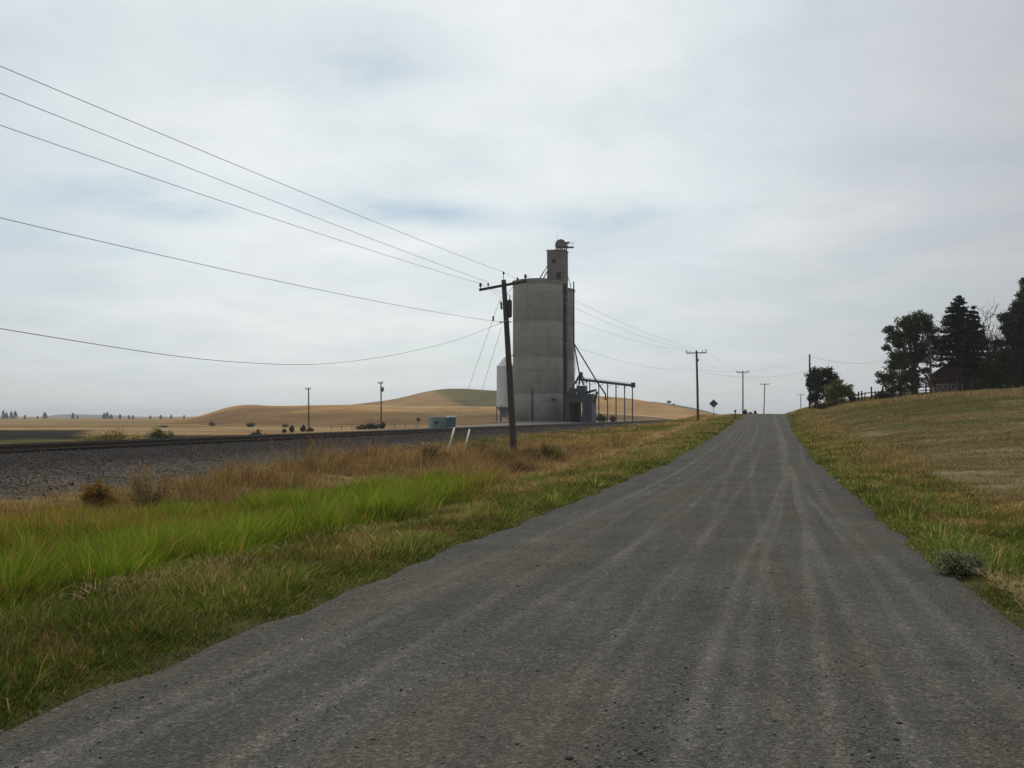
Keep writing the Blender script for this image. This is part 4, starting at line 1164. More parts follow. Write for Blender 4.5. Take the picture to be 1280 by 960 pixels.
# overhead conveyor on posts
cs, ce = P(727, 474.5, Zs + 3), P(791.5, 482.0, Zs - 4)
gc = P(791, 522, Zs - 4)
cv = empty('overhead_conveyor', (cs.x, cs.y, .35), 'dark overhead conveyor on thin posts, sloping down to the right of the shed', 'conveyor')
mb = MB().bar(cs, ce, .7, .5); up = Vector((0, 0, .42))
mb.bar(cs + up, ce + up, .08, .06)
for k in np.linspace(0, 1, 20): q = cs.lerp(ce, k); mb.bar(q, q + up, .05, .05)
mb.build('conveyor_beam', M_blue, cv)
MB().box(ce + Vector((0, 0, .1)), (.75, .9, 1.0)).build('end_housing', M_dark, cv)
for x in (737.5, 749, 760, 770.5, 781, 790.5):
    k = (x - 727) / (791.5 - 727); q = cs.lerp(ce, k); zg = g(q.x, q.y)
    o = MB().bar((q.x, q.y, zg - .2), (q.x, q.y, q.z - .2), .2, .2).build('post', M_blue, cv)
    if x < 790: MB().bar((q.x, q.y, q.z - .9), q.lerp(ce, .16) - Vector((0, 0, .3)), .06, .06).build('brace', M_blue, o)
M_pad = M_slab
for (x, y, d_, w_) in ((754, 526, 178, 1.8),):
    q = P(x, y, d_); zg = g(q.x, q.y)
    single(MB().box((q.x, q.y, zg + .2), (w_, 1.5, .4)), 'concrete_block', M_slab, (q.x, q.y, zg), 'pale low concrete block under the conveyor', 'concrete block', bevel=.03)

# ------------------------------------------------------------------ container and portable toilet
M_cont = plain('container_paint', (.17, .245, .235), .6, .2, .8, stretch=(1, 1, .4))
M_controof = plain('container_roof', (.55, .57, .57), .5, .15, 1)
q = P(551.5, 536, 188); zg = g(q.x, q.y)
ct = empty('storage_container', (q.x, q.y, zg), 'grey green box container standing beyond the tracks', 'container', rz_=TH + R(24))


def local(mb, name, mat, e, bevel=0.0):
    M = chain(e); mb.v = [tuple(M @ Vector(p)) for p in mb.v]
    return mb.build(name, mat, e, bevel)


mb = MB().box((0, 0, 1.35), (4.6, 2.3, 2.5))
for k in np.arange(-2.1, 2.2, .3): mb.box((k, -1.17, 1.35), (.14, .05, 2.3))
for k in (-.7, -.2, .3, .8): mb.box((2.32, k, 1.35), (.05, .14, 2.3))
local(mb, 'container_body', M_cont, ct)
local(MB().box((0, 0, 2.66), (4.7, 2.4, .1)), 'roof', M_controof, ct)
local(MB().box((-1.4, -1.21, 1.5), (.8, .05, .7)), 'dark_panel', M_dark, ct)
for fx, fy in ((-2.0, -.9), (2.0, -.9), (-2.0, .9), (2.0, .9)): local(MB().box((fx, fy, .05), (.3, .3, .12)), 'foot', M_dark, ct)
q = P(564, 537, 186); zg = g(q.x, q.y)
tl = empty('portable_toilet', (q.x, q.y, zg), 'dark blue portable toilet with white roof at the right end of the container', 'portable toilet', rz_=TH + R(24))
M_tb = plain('toilet_plastic', (.02, .075, .13), .45, .2, 2); M_tw = plain('toilet_roof', (.72, .74, .76), .5, .05, 2)
local(MB().box((0, 0, 1.2), (1.5, 1.3, 2.2)), 'cabin', M_tb, tl, .04)
local(MB().box((0, 0, .06), (1.55, 1.4, .12)), 'skid', M_dark, tl)
local(MB().prism([(-.82, -.72, 2.3), (.82, -.72, 2.3), (.7, -.72, 2.52), (-.7, -.72, 2.52)], (0, 1.44, 0)), 'roof', M_tw, tl, .03)
dr = local(MB().box((0, -.67, 1.15), (.8, .05, 1.9)), 'door', plain('toilet_door', (.03, .1, .17), .45, .15, 2), tl)
local(MB().box((.3, -.71, 1.15), (.06, .05, .18)), 'handle', M_dark, dr)
# small red sign
b_ = P(523.5, 538, 200); b_.z = g(b_.x, b_.y); c_ = P(523, 524.5, 200)
e = empty('red_sign', b_, 'tiny red sign on a post left of the container', 'sign')
MB().bar(b_, c_, .08, .08).build('post', M_grey, e)
MB().lathe((0, 0, 0), [(.42, 0), (.42, .02)], 8)
mb = MB(); a8 = [c_ + Vector((.48 * math.cos(k * math.pi / 4 + .39), -.08, .48 * math.sin(k * math.pi / 4 + .39))) for k in range(8)]
mb.prism(a8, (0, .03, 0)).build('plate', plain('sign_red', (.16, .025, .02), .6, .2, 3), e)
# thin wire fence in the plain
f0, f1 = P(414, 540, 212), P(520, 537, 205)
fe = empty('wire_fence', (f0.x, f0.y, g(f0.x, f0.y)), 'thin post and wire fence across the plain beyond the tracks', 'fence')
fp = []
for k in np.linspace(0, 1, 9):
    q = f0.lerp(f1, k); zg = g(q.x, q.y); fp.append(Vector((q.x, q.y, zg)))
    MB().tube([(q.x, q.y, zg - .1), (q.x + random.uniform(-.06, .06), q.y, zg + 1.35)], .07, 6).build('fence_post', M_polefar, fe)
for hz_ in (.5, .85, 1.2): MB().tube([p + Vector((0, 0, hz_)) for p in fp], .012, 4).build('fence_wire', M_wire, fe)

# ------------------------------------------------------------------ trees and shrubs
def leaf_mesh(name, pts, size, cols, parent, mat=None, flat=.0, droop=0.0):
    n = len(pts); pts = np.asarray(pts)
    u = RNG.normal(0, 1, (n, 3)); u /= np.linalg.norm(u, axis=1)[:, None]
    w = RNG.normal(0, 1, (n, 3)); w[:, 2] *= (1 - flat); w -= u * (w * u).sum(1)[:, None]; w /= np.linalg.norm(w, axis=1)[:, None]
    sz = size * (.55 + .9 * RNG.random(n))[:, None]
    a = pts - u * sz * .5; b = pts + w * sz * .32; c_ = pts + u * sz * .6; d_ = pts - w * sz * .32
    c_[:, 2] -= droop * sz[:, 0]
    V = np.stack([a, b, c_, d_], 1).reshape(-1, 3)
    if parent is not None:
        M = np.array(chain(parent).inverted()); V = V @ M[:3, :3].T + M[:3, 3]
    return mesh_np(name, V, np.arange(n * 4), np.full(n, 4), mat or M_leaf, parent, np.repeat(cols, 4, 0))


def broadleaf(name, base, trunk_px, blobs, D, label, cat='tree', col=(.035, .05, .014), leaf=.2, per=900, r0=.3, group=None, sparse=.0, fork=None, bark=None):
    """blobs: (photo column, row, radius in px, fullness) of leafy boughs round depth D"""
    base = Vector(base); pxs = D / F
    e = empty(name, base, label, cat, group)
    tr = MB(); top = P(trunk_px[0], trunk_px[1], D)
    mid = base.lerp(top, .5) + Vector((random.uniform(-.2, .2), random.uniform(-.2, .2), 0))
    tr.tube([base - Vector((0, 0, .4)), base, mid, top], [r0 * 1.35, r0 * 1.1, r0 * .8, r0 * .6], 9)
    pts = []; cols = []
    for b in blobs:
        x, y, r_ = b[:3]; full = b[3] if len(b) > 3 else 1.0
        rad = r_ * pxs
        c_ = P(x, y, D + random.uniform(-1.1, 1.1) * rad)
        st = mid.lerp(top, random.uniform(.3, 1))
        k1 = st.lerp(c_, .5) + Vector((random.uniform(-.15, .15), random.uniform(-.15, .15), .12)) * rad
        tr.tube([st, k1, c_], [r0 * .38, r0 * .24, r0 * .12], 6)
        ntw = int(9 + rad * 7)
        for j in range(ntw):
            dv = Vector(RNG.normal(0, 1, 3)); dv.normalize(); dv.z = dv.z * .8 + .1
            ep = c_ + dv * rad * random.uniform(.6, 1.12)
            q = k1.lerp(c_, random.uniform(.3, 1))
            m_ = q.lerp(ep, .55) + Vector(RNG.normal(0, .1, 3)) * rad
            tr.tube([q, m_, ep], [r0 * .09, r0 * .055, .012], 4, cap=False)
            nl = int(per / ntw * full * (rad / 1.3) ** 1.6 * random.uniform(.5, 1.4)) + 4
            tone = random.uniform(.7, 1.35)
            f_ = RNG.random(nl)
            cl = np.array(m_)[None] + (np.array(ep) - np.array(m_))[None] * f_[:, None] * 1.05 + RNG.normal(0, .16 * rad + .05, (nl, 3)) * np.array([1, 1, .75])
            pts.append(cl); cols.append(np.array(col)[None] * tone * (1 + (RNG.random((nl, 1)) - .5) * .5) * (1 + (RNG.random((nl, 3)) - .5) * .12))
    tr.build('trunk', bark or M_bark, e)
    pts = np.concatenate(pts); cols = np.concatenate(cols)
    leaf_mesh('crown', pts, leaf, cols, e, droop=.15)
    return e


def gbase(x, d_):
    t_, s_ = cam2w((x - 640) / F * d_, d_)
    return Vector((t_, s_, g(t_, s_)))


random.seed(21)
# large cottonwood and its lighter neighbour
broadleaf('broadleaf_tree', gbase(1144, 122), (1143, 450), [(1150, 395, 9, .8), (1135, 404, 11, .9), (1121, 415, 10, .8), (1143, 416, 15), (1160, 409, 10, .8), (1166, 424, 9, .8), (1126, 427, 12), (1152, 433, 13, .9),
          (1114, 424, 7, .7), (1170, 440, 7, .6), (1140, 443, 12), (1128, 447, 10), (1158, 466, 8, .5), (1164, 480, 7, .45), (1148, 478, 9, .7), (1136, 470, 11, .9), (1113, 413, 8, .8), (1128, 401, 8, .8), (1160, 399, 8, .8), (1169, 412, 7, .7), (1174, 431, 7, .7), (1148, 405, 12), (1156, 446, 12, .9), (1107, 434, 6, .6)], 122,
          'tall broad leafy tree with a thick dark trunk left of the barn', col=(.055, .07, .026), leaf=.21, per=1700, r0=.42)
broadleaf('broadleaf_tree', gbase(1125, 119), (1125, 470), [(1122, 445, 10), (1112, 456, 10), (1128, 456, 11), (1106, 470, 8, .7), (1117, 473, 12), (1131, 474, 11), (1102, 478, 6, .45), (1112, 486, 9, .8), (1128, 487, 10, .8), (1098, 468, 5, .35), (1140, 486, 8, .6)], 119,
          'mid green round tree standing in front of the thick trunk, lower than it', col=(.068, .085, .026), leaf=.2, per=1700, r0=.22)
# dark tree by the road and pale shrub before it
broadleaf('broadleaf_tree', gbase(1020, 131), (1020, 480), [(1022, 466, 9), (1033, 465, 8), (1041, 470, 8), (1014, 473, 7, .9), (1026, 477, 11), (1040, 480, 9), (1049, 478, 6), (1013, 486, 6, .6), (1024, 492, 10), (1037, 493, 9), (1017, 498, 7), (1011, 480, 4, .5)], 131,
          'dark bushy tree beside the crest of the road, growing round a plain pole', col=(.034, .05, .023), leaf=.24, per=1500, r0=.26)
broadleaf('leafy_shrub', gbase(1048, 124), (1047, 497), [(1040, 487, 8), (1048, 482, 8), (1058, 487, 8), (1037, 496, 8), (1050, 494, 9), (1062, 494, 7), (1066, 499, 5), (1045, 501, 7)], 124,
          'pale green rounded shrub in front of the dark road side tree', cat='shrub', col=(.14, .165, .045), leaf=.2, per=2200, r0=.12)
# trees round the barn
broadleaf('broadleaf_tree', gbase(1272, 124), (1276, 400), [(1280, 352, 6, .8), (1279, 366, 8), (1270, 384, 10), (1286, 386, 13), (1262, 398, 9, .8), (1278, 404, 13), (1255, 412, 6, .6), (1264, 425, 11, .9), (1283, 430, 15), (1300, 410, 16), (1298, 440, 16), (1270, 448, 11, .8), (1256, 440, 7, .6), (1280, 462, 13, .9), (1302, 470, 14), (1262, 464, 9, .9), (1266, 410, 10), (1274, 424, 12), (1268, 436, 11), (1276, 474, 11, .8), (1258, 452, 8, .8), (1258, 400, 7, .7), (1290, 402, 14), (1284, 416, 14), (1292, 456, 15), (1286, 474, 13), (1276, 384, 11), (1283, 372, 10), (1252, 396, 6, .6), (1248, 431, 8, .9), (1254, 446, 10), (1262, 412, 10), (1250, 462, 9), (1258, 476, 10)], 124,
          'very tall dark tree cut by the right edge of the picture', col=(.042, .057, .023), leaf=.23, per=1700, r0=.4)
broadleaf('broadleaf_tree', gbase(1242, 121), (1243, 462), [(1238, 446, 8, .8), (1248, 441, 8, .8), (1234, 458, 9), (1246, 457, 10), (1256, 460, 8), (1238, 472, 10), (1250, 473, 10), (1230, 472, 8, .8), (1226, 482, 8), (1240, 484, 10), (1254, 484, 9), (1262, 476, 8), (1222, 468, 6, .7)], 121,
          'low olive green tree directly in front of the barn side', col=(.055, .066, .023), leaf=.22, per=1200, r0=.2)


def conifer(name, base, top, prof, D, label, col=(.016, .026, .016), n_whorl=22, leaf=.3, per=60, group=None, r0=.3):
    """prof: list of (fraction of height, left reach, right reach) in metres"""
    base, top = Vector(base), Vector(top); H = (top - base).length
    e = empty(name, base, label, 'tree', group)
    tr = MB().tube([base - Vector((0, 0, .3)), base, base.lerp(top, .5), top], [r0 * 1.2, r0, r0 * .6, .03], 9)
    pts = []; cols = []
    fr_ = [p[0] for p in prof]; lf = [p[1] for p in prof]; rg = [p[2] for p in prof]
    for i in range(n_whorl):
        f_ = fr_[0] + (.985 - fr_[0]) * (i / (n_whorl - 1)) ** .9
        p0 = base.lerp(top, f_)
        nb = random.randint(5, 8); a0 = random.uniform(0, 6.28)
        for j in range(nb):
            a = a0 + j * 6.283 / nb + random.uniform(-.25, .25)
            side_ = math.cos(a)
            reach = np.interp(f_, fr_, rg) if side_ > 0 else np.interp(f_, fr_, lf)
            reach = (reach * abs(side_) + (np.interp(f_, fr_, rg) + np.interp(f_, fr_, lf)) / 2 * (1 - abs(side_))) * random.uniform(.65, 1.12)
            dv = Vector((CT, ST, 0)) * math.cos(a) + Vector((-ST, CT, 0)) * math.sin(a)
            ep = p0 + dv * reach + Vector((0, 0, -.12 * reach + .25 * reach * f_ + random.uniform(-.2, .2)))
            m_ = p0.lerp(ep, .5) + Vector((0, 0, .06 * reach))
            tr.tube([p0, m_, ep], [.07 * (1.2 - f_) * r0 / .3 + .02, .04, .015], 5, cap=False)
            nl = int(per * reach * random.uniform(.8, 1.3)) + 6
            q = RNG.random(nl) ** .7
            A = np.array(p0); B = np.array(m_); E = np.array(ep)
            cl = np.where(q[:, None] < .5, A + (B - A) * q[:, None] * 2, B + (E - B) * (q[:, None] * 2 - 1))
            cl = cl + RNG.normal(0, .1 * reach * .6 + .1, (nl, 3)) * np.array([1, 1, .5]) + np.array([0, 0, .08])
            pts.append(cl); cols.append(np.array(col)[None] * random.uniform(.7, 1.4) * (1 + (RNG.random((nl, 1)) - .5) * .5))
    tr.build('trunk', M_bark, e)
    leaf_mesh('crown', np.concatenate(pts), leaf, np.concatenate(cols), e, flat=.5)
    return e


k = 122 / F
conifer('pine_tree', gbase(1199, 122), P(1198.5, 370, 122), [(.27, 30 * k, 26 * k), (.34, 36 * k, 34 * k), (.42, 31 * k, 35 * k), (.55, 26 * k, 32 * k), (.68, 24 * k, 24 * k), (.8, 17 * k, 14 * k), (.9, 9 * k, 8 * k), (1, 1.5 * k, 1.5 * k)], 122,
        'tall dark pine with drooping boughs in front of the barn', n_whorl=17, per=75, leaf=.27, r0=.33)
k = 126 / F
conifer('pine_tree', gbase(1217, 126), P(1217, 384, 126), [(.2, 18 * k, 24 * k), (.45, 16 * k, 22 * k), (.7, 12 * k, 14 * k), (.88, 6 * k, 7 * k), (1, 1 * k, 1 * k)], 126,
        'narrower dark pine close behind the tall pine on its right', n_whorl=13, per=75, leaf=.27, r0=.26)

# bare dead tree
def bare(base, top, D, label):
    e = empty('bare_tree', base, label, 'tree'); mb = MB()

    def br(p, dv, ln, r_, lv):
        pts_ = [p]; q = Vector(p); d_ = Vector(dv)
        for i in range(3):
            d_ = (d_ + Vector(RNG.normal(0, .22, 3))).normalized(); q = q + d_ * ln / 3; pts_.append(Vector(q))
        mb.tube(pts_, [r_, r_ * .85, r_ * .7, r_ * .55], 6 if lv < 3 else 4, cap=False)
        if lv < 5:
            for j in range((4 if lv < 2 else 3)):
                s_ = pts_[random.choice((2, 3, 3))]
                dn = (d_ + Vector(RNG.normal(0, .55, 3)) + Vector((0, 0, .12))).normalized()
                br(s_, dn, ln * random.uniform(.62, .84), max(r_ * .6, .022), lv + 1)
    H = top.z - base.z
    side_ = Vector((CT, ST, 0))
    b0 = base - Vector((0, 0, .3)); fk = base + Vector((0, 0, H * .3))
    mb.tube([b0, base.lerp(fk, .5), fk], [.32, .27, .22], 8)
    for sx_, up_, ln_ in ((-.8, 1, .3), (-.4, 1, .34), (-.05, 1, .36), (.3, 1, .34), (.65, 1, .28), (.1, .9, .26)):
        br(fk - Vector((0, 0, random.uniform(0, .1) * H)), (side_ * sx_ + Vector((0, 0, up_)) + Vector(RNG.normal(0, .12, 3))).normalized(), H * ln_, .13, 1)
    mb.build('trunk', M_bark2, e)


random.seed(5)
bare(gbase(1241, 127), P(1240, 396, 127), 127, 'leafless tree with bare grey twigs between the pine and the edge tree')

# far conifers on the left horizon
M_save = M_leaf
random.seed(33)
far = [(4, 513.5, 1), (8, 515.5, .9), (14, 514.5, 1), (19, 514, 1.1), (31, 519, .8), (47, 520, .5), (56, 515.5, 1.5), (91, 516, .8), (97, 520, .5), (130, 516.5, 1), (134, 515.5, 1.3), (139, 518, .9), (150, 518, .9), (161, 519, .8), (166, 519.5, .8), (188, 519.8, .9), (201, 519, 1.2), (214, 518.5, .7), (230, 519.5, .6)]
labs = ['tall conifer at the very left edge of the horizon', 'conifer second from the left edge of the horizon', 'conifer third from the left edge of the horizon', 'tall conifer ending the first clump on the left horizon', 'small lone conifer between the first clumps on the horizon',
        'tiny thin conifer left of a wide dark tree on the horizon', 'wide dark tree left of the blue ridge on the horizon', 'thin tall conifer in front of the blue ridge', 'tiny conifer right of the thin tall one by the ridge', 'left conifer of the dense clump over the ridge',
        'tallest conifer of the dense clump over the ridge', 'right low conifer of the dense clump over the ridge', 'small tree just right of the dense horizon clump', 'left one of two low trees on the ridge end', 'right one of two low trees on the ridge end',
        'low dark tree where the blue ridge runs out', 'wide pyramid tree right of the blue ridge', 'slim conifer between the pyramid tree and the hill foot', 'tiny square tree at the foot of the tan hill']
Df = 1150.0
for (x, yt, wd_), lb in zip(far, labs):
    b_ = P(x, 526.0, Df); b_.z = g(b_.x, b_.y); tp = P(x, yt, Df); H = tp.z - b_.z
    e = empty('conifer', b_, lb, 'tree', 'far trees on the left horizon')
    MB().tube([b_ - Vector((0, 0, .3)), tp], [.25, .05], 6).build('trunk', M_bark, e)
    n = 420; f_ = RNG.random(n) ** .8; a = RNG.random(n) * 6.283; rr = (1.12 - f_ ** 1.6) * H * .27 * wd_ * np.sqrt(RNG.random(n)) * (1 + .4 * np.sin(f_ * 25))
    pts = np.stack([b_.x + rr * np.cos(a), b_.y + rr * np.sin(a), b_.z + H * (.05 + .95 * f_)], -1)
    leaf_mesh('crown', pts, 1.3, palette(n, [(.02, .03, .022), (.028, .04, .028)], [1, 1]), e, flat=.4)


def bush(name, base, rx, h, n, leaf, cols, p, label, cat='shrub', group=None, twig=True, mat=None):
    base = Vector(base); e = empty(name, base, label, cat, group)
    mb = MB()
    pts = []
    nst = 26
    for i in range(nst):
        a = random.uniform(0, 6.28); rr = rx * math.sqrt(random.random()); hh_ = h * (1 - .55 * (rr / rx) ** 2) * random.uniform(.7, 1.08)
        ep = base + Vector((rr * math.cos(a), rr * math.sin(a), hh_)); m_ = base.lerp(ep, .5) + Vector((random.uniform(-.1, .1) * rx, random.uniform(-.1, .1) * rx, 0))
        mb.tube([base + Vector((rr * .2 * math.cos(a), rr * .2 * math.sin(a), -.05)), m_, ep], [.012 + .006 * h, .008 + .004 * h, .004], 4, cap=False)
        q = RNG.random(n // nst) ** .85
        pts.append(np.array(base)[None] + (np.array(ep) - np.array(base))[None] * q[:, None] + RNG.normal(0, .1 * rx + .02, (n // nst, 3)) * np.array([1, 1, .8]))
    pts = np.concatenate(pts); pts[:, 2] = np.maximum(pts[:, 2], base.z + .01)
    mb.build('stems', M_stalk if name in ('dry_bush', 'weed_stalks') else M_bark2, e)
    leaf_mesh('foliage', pts, leaf, palette(len(pts), cols, p), e, mat)
    return e


random.seed(9)
# single bushes of the foreground and middle ground
q = gbase(1196, 10.3); bush('roadside_bush', q, .29, .29, 4200, .032, [(.2, .225, .14), (.25, .27, .18), (.14, .165, .095)], [2, 1.5, 1], 'small grey green bush at the right edge of the gravel road', 'bush')
q = gbase(126, 23.5); bush('dry_bush', q, .5, .72, 4600, .06, [(.3, .19, .065), (.23, .14, .05), (.16, .13, .05)], [2, 1.5, 1], 'round rust brown bush on the ballast slope at left', 'bush')
q = gbase(190, 23.0); bush('weed_stalks', q, .75, 1.25, 2600, .06, [(.34, .26, .15), (.28, .2, .11)], [1, 1], 'thin tall dry weed stalks right of the rust brown bush', 'weed')
sh = 'leafy weeds around the leaning pole'
for (x, d_, rx, h, lb, cl) in ((600, 47, 1.3, 1.15, 'dark green leafy bush right of the pale guard tubes', (.06, .072, .026)), (622, 45, 1.1, .95, 'olive leafy bush just left of the leaning pole foot', (.075, .078, .03)), (660, 47, 1.0, .9, 'brownish bush right of the leaning pole foot', (.09, .068, .034)),
                               (686, 48, .95, 1.25, 'upright green bush farther right of the leaning pole', (.075, .085, .028)), (541, 44, .9, .95, 'dull purple brown bush left of the pale guard tubes', (.09, .066, .042)), (650, 40, .6, .5, 'low dark reddish bush in front of the leaning pole', (.07, .042, .03))):
    bush('leafy_bush', gbase(x, d_), rx * .9, h * .85, 3000, .1, [tuple(c_ * 1.7 for c_ in cl), tuple(c_ * 2.2 for c_ in cl), (.2, .15, .07)], [2, 1, 1.4], lb, 'bush', sh)
gb2 = 'bushes beyond the railway'
for (x, d_, rx, h, lb, cl) in ((205, 85, 2.0, 1.8, 'grey green bush just behind the rails at left', (.05, .065, .035)), (150, 85, 3.6, 1.5, 'wide yellow green bush just behind the rails at left', (.1, .1, .03)), (128, 88, 2.6, 1.2, 'low yellow green bush beside the wider one behind the rails', (.08, .085, .025)),
                               (323, 120, 1.3, 1.6, 'green bush behind the rails below the tan hill', (.045, .06, .025)), (365, 195, .5, 1.5, 'dark slim bush left of the tiny crossarm pole', (.03, .036, .02)), (379, 196, .6, 1.5, 'dark bush at the foot of the tiny crossarm pole', (.035, .035, .022)),
                               (388, 203, .9, .9, 'low brown bush right at the tiny crossarm pole', (.06, .05, .03)), (356, 190, .4, .9, 'tiny dark bush farthest left of the tiny crossarm pole', (.04, .04, .022)), (466, 206, 1.9, 1.3, 'wide dark bush left of the transformer pole foot', (.035, .035, .022)), (478, 203, .8, 1.5, 'dark bush around the transformer pole foot', (.035, .035, .022)),
                               (452, 215, 1.4, 1.2, 'low dark bush farther left of the transformer pole', (.045, .04, .025)), (752, 196, 1.3, 1.7, 'green bush under the conveyor posts', (.05, .055, .025)), (766, 200, .8, 1.5, 'small olive bush right of the conveyor chute', (.07, .07, .03)),
                               (265, 330, 1.4, 1.5, 'dark shrub on the plain at the foot of the tan hill', (.045, .045, .03)), (314, 300, 1.6, 1.5, 'wide dark shrub on the lower hillside', (.045, .045, .03)), (357, 300, 1.2, .9, 'small flat shrub on the lower hillside', (.06, .055, .03)), (206, 290, 1.4, .6, 'flat grey shrub on the plain left of the tan hill', (.08, .075, .045))):
    cl = tuple(c_ * (2.4 if d_ > 250 else 1.5 if d_ > 150 else 1.2) for c_ in cl)
    bush('wild_bush', gbase(x, d_), rx, h + (.35 if d_ < 100 else 0), 2600 if d_ > 100 else 9000, .24 if d_ > 100 else .12, [cl, tuple(c_ * 1.35 for c_ in cl), tuple(c_ * .7 for c_ in cl)], [2, 1, 1.4], lb, 'bush', gb2)
q = P(838, 504, 700)
for (x, y, lb) in ((836, 503, 'round tree alone on the skyline of the tan slope'), (842, 505.5, 'tiny tree beside the round one on the skyline')):
    q = P(x, y + 1.0, 800); bush('skyline_tree', q, 2.0 if x < 840 else 1.2, 2.6 if x < 840 else 1.4, 700, .6, [(.04, .045, .03)], [1], lb, 'tree')
gb3 = 'shrubs at the road crest'
for (x, d_, rx, h, lb) in ((931, 178, .55, 1.1, 'dark shrub at the foot of the grey crest pole'), (938, 178, .5, .6, 'low shrub just right of the grey crest pole'), (944, 172, .3, .7, 'small upright shrub nearest the crest of the road')):
    bush('crest_shrub', gbase(x, d_), rx, h, 700, .2, [(.04, .045, .025), (.06, .06, .03)], [1, 1], lb, 'shrub', gb3)
bush('farmyard_bush', gbase(1106, 117), 1.5, 1.3, 1300, .2, [(.03, .03, .02), (.04, .038, .022)], [1, 1], 'low black bush before the fence at the foot of the leafy trees', 'bush')
bush('farmyard_bush', gbase(1030, 119), 2.0, 1.0, 900, .2, [(.07, .04, .03), (.06, .055, .028), (.04, .045, .02)], [1, 1, 1], 'low reddish bush under the dark road side tree', 'bush')

# ------------------------------------------------------------------ farmyard: fence, barn, house, box
M_fence = plain('fence_wood', (.055, .055, .055), .9, .35, 4, stretch=(4, 4, .6))
f0, f1 = gbase(1066, 123), gbase(1178, 123)
fn = empty('rail_fence', f0, 'dark post and rail fence along the top of the field', 'fence')
xs_ = [1068, 1073, 1077.5, 1081, 1089.5, 1094, 1104, 1117, 1130, 1143, 1157.5, 1170]
tp = []
for x in xs_:
    q = gbase(x, 123); hgt = {1089.5: 1.75, 1157.5: 1.75, 1073: 1.35, 1077.5: 1.35, 1104: 1.7}.get(x, 1.15); r_ = .11 if hgt > 1.3 else .08
    MB().tube([q - Vector((0, 0, .2)), q + Vector((random.uniform(-.05, .05), 0, hgt))], [r_, r_ * .9], 7).build('post', M_fence, fn)
    tp.append(q)
for hz_ in (.45, .95):
    mb = MB()
    for a_, b_ in zip(tp[:-1], tp[1:]): mb.bar(a_ + Vector((0, -.1, hz_ + random.uniform(-.04, .04))), b_ + Vector((0, -.1, hz_ + random.uniform(-.04, .04))), .05, .13)
    mb.build('rail', M_fence, fn)

M_barn = plain('barn_boards', (.075, .034, .028), .85, .35, 2.5, stretch=(5, 5, .35), bump=.3)
M_barnroof = plain('barn_roof', (.06, .058, .058), .8, .3, 2)
M_white = plain('white_trim', (.36, .36, .35), .7, .2, 3)
M_glass = plain('window_glass', (.03, .035, .04), .15, .1, 1, spec=.5)
D_ = 131
bl, brr = gbase(1171, D_), gbase(1246, D_ - .5)
mid_ = (bl + brr) / 2; wB = (brr - bl).length; zb = min(bl.z, brr.z) - .2
bn = empty('barn', (mid_.x, mid_.y, zb), 'dark red barn with a row of small white framed windows behind the pine', 'barn', rz_=-R(7))
zw = P(1171, 466.5, D_).z - zb; zp = zw + 3.1
local(MB().prism([(-wB / 2, 0, 0), (wB / 2, 0, 0), (wB / 2, 0, zw), (0, 0, zp), (-wB / 2, 0, zw)], (0, 11, 0)), 'barn_wall', M_barn, bn)
for sg in (-1, 1):
    v1 = Vector((sg * (wB / 2 + .45), 0, zw - .28)); v2 = Vector((0, 0, zp + .02))
    local(MB().prism([v1 + Vector((0, -.4, 0)), v2 + Vector((0, -.4, 0)), v2 + Vector((0, -.4, .16)), v1 + Vector((0, -.4, .16))], (0, 11.8, 0)), 'roof', M_barnroof, bn)
for x in (1176.5, 1184.5, 1193, 1201):
    lx = (x - 1171) / 75 * wB - wB / 2; q = P(x, 483.5, D_).z - zb
    wi = local(MB().box((lx, -.03, q), (.72, .1, .9)), 'window', M_white, bn)
    M_ = MB().box((lx, -.06, q), (.46, .1, .64)); local(M_, 'pane', M_glass, wi)
local(MB().box((1.2, -.02, 1.3), (1.5, .08, 2.4)), 'door', M_barnroof, bn)
# pale house behind the edge tree
hb_ = gbase(1285, 138); hs_ = empty('farmhouse', hb_ - Vector((0, 0, .3)), 'pale house half hidden behind the tall edge tree', 'house', rz_=-R(12))
M_house = plain('house_siding', (.2, .205, .215), .7, .12, 1.5, stretch=(.3, .3, 6))
local(MB().prism([(-2.6, 0, 0), (5, 0, 0), (5, 0, 4.2), (1.2, 0, 7.0), (-2.6, 0, 4.2)], (0, 8, 0)), 'wall', M_house, hs_)
for sg in (-1, 1):
    v1 = Vector((1.2 + sg * 4.3, 0, 3.85)); v2 = Vector((1.2, 0, 7.03))
    rf_ = local(MB().prism([v1 + Vector((0, -.4, 0)), v2 + Vector((0, -.4, 0)), v2 + Vector((0, -.4, .16)), v1 + Vector((0, -.4, .16))], (0, 8.8, 0)), 'roof', M_barnroof, hs_)
local(MB().box((2.4, 5, 7.0), (.7, .7, 2.0)), 'chimney', M_barn, rf_)
for lx in (-1.2, 1.6):
    wi = local(MB().box((lx, -.03, 2.2), (1.1, .1, 1.5)), 'window', M_white, hs_); local(MB().box((lx, -.06, 2.2), (.85, .1, 1.25)), 'pane', M_glass, wi)

q = gbase(1052, 121); wbx = empty('wooden_box', q, 'small weathered box with pale lid under the pale green shrub', 'box')
MB().box(q + Vector((0, 0, .35)), (.75, .7, .7)).build('box_body', M_fence, wbx)
MB().box(q + Vector((0, 0, .76)), (.9, .85, .12)).build('lid', M_slab, wbx)

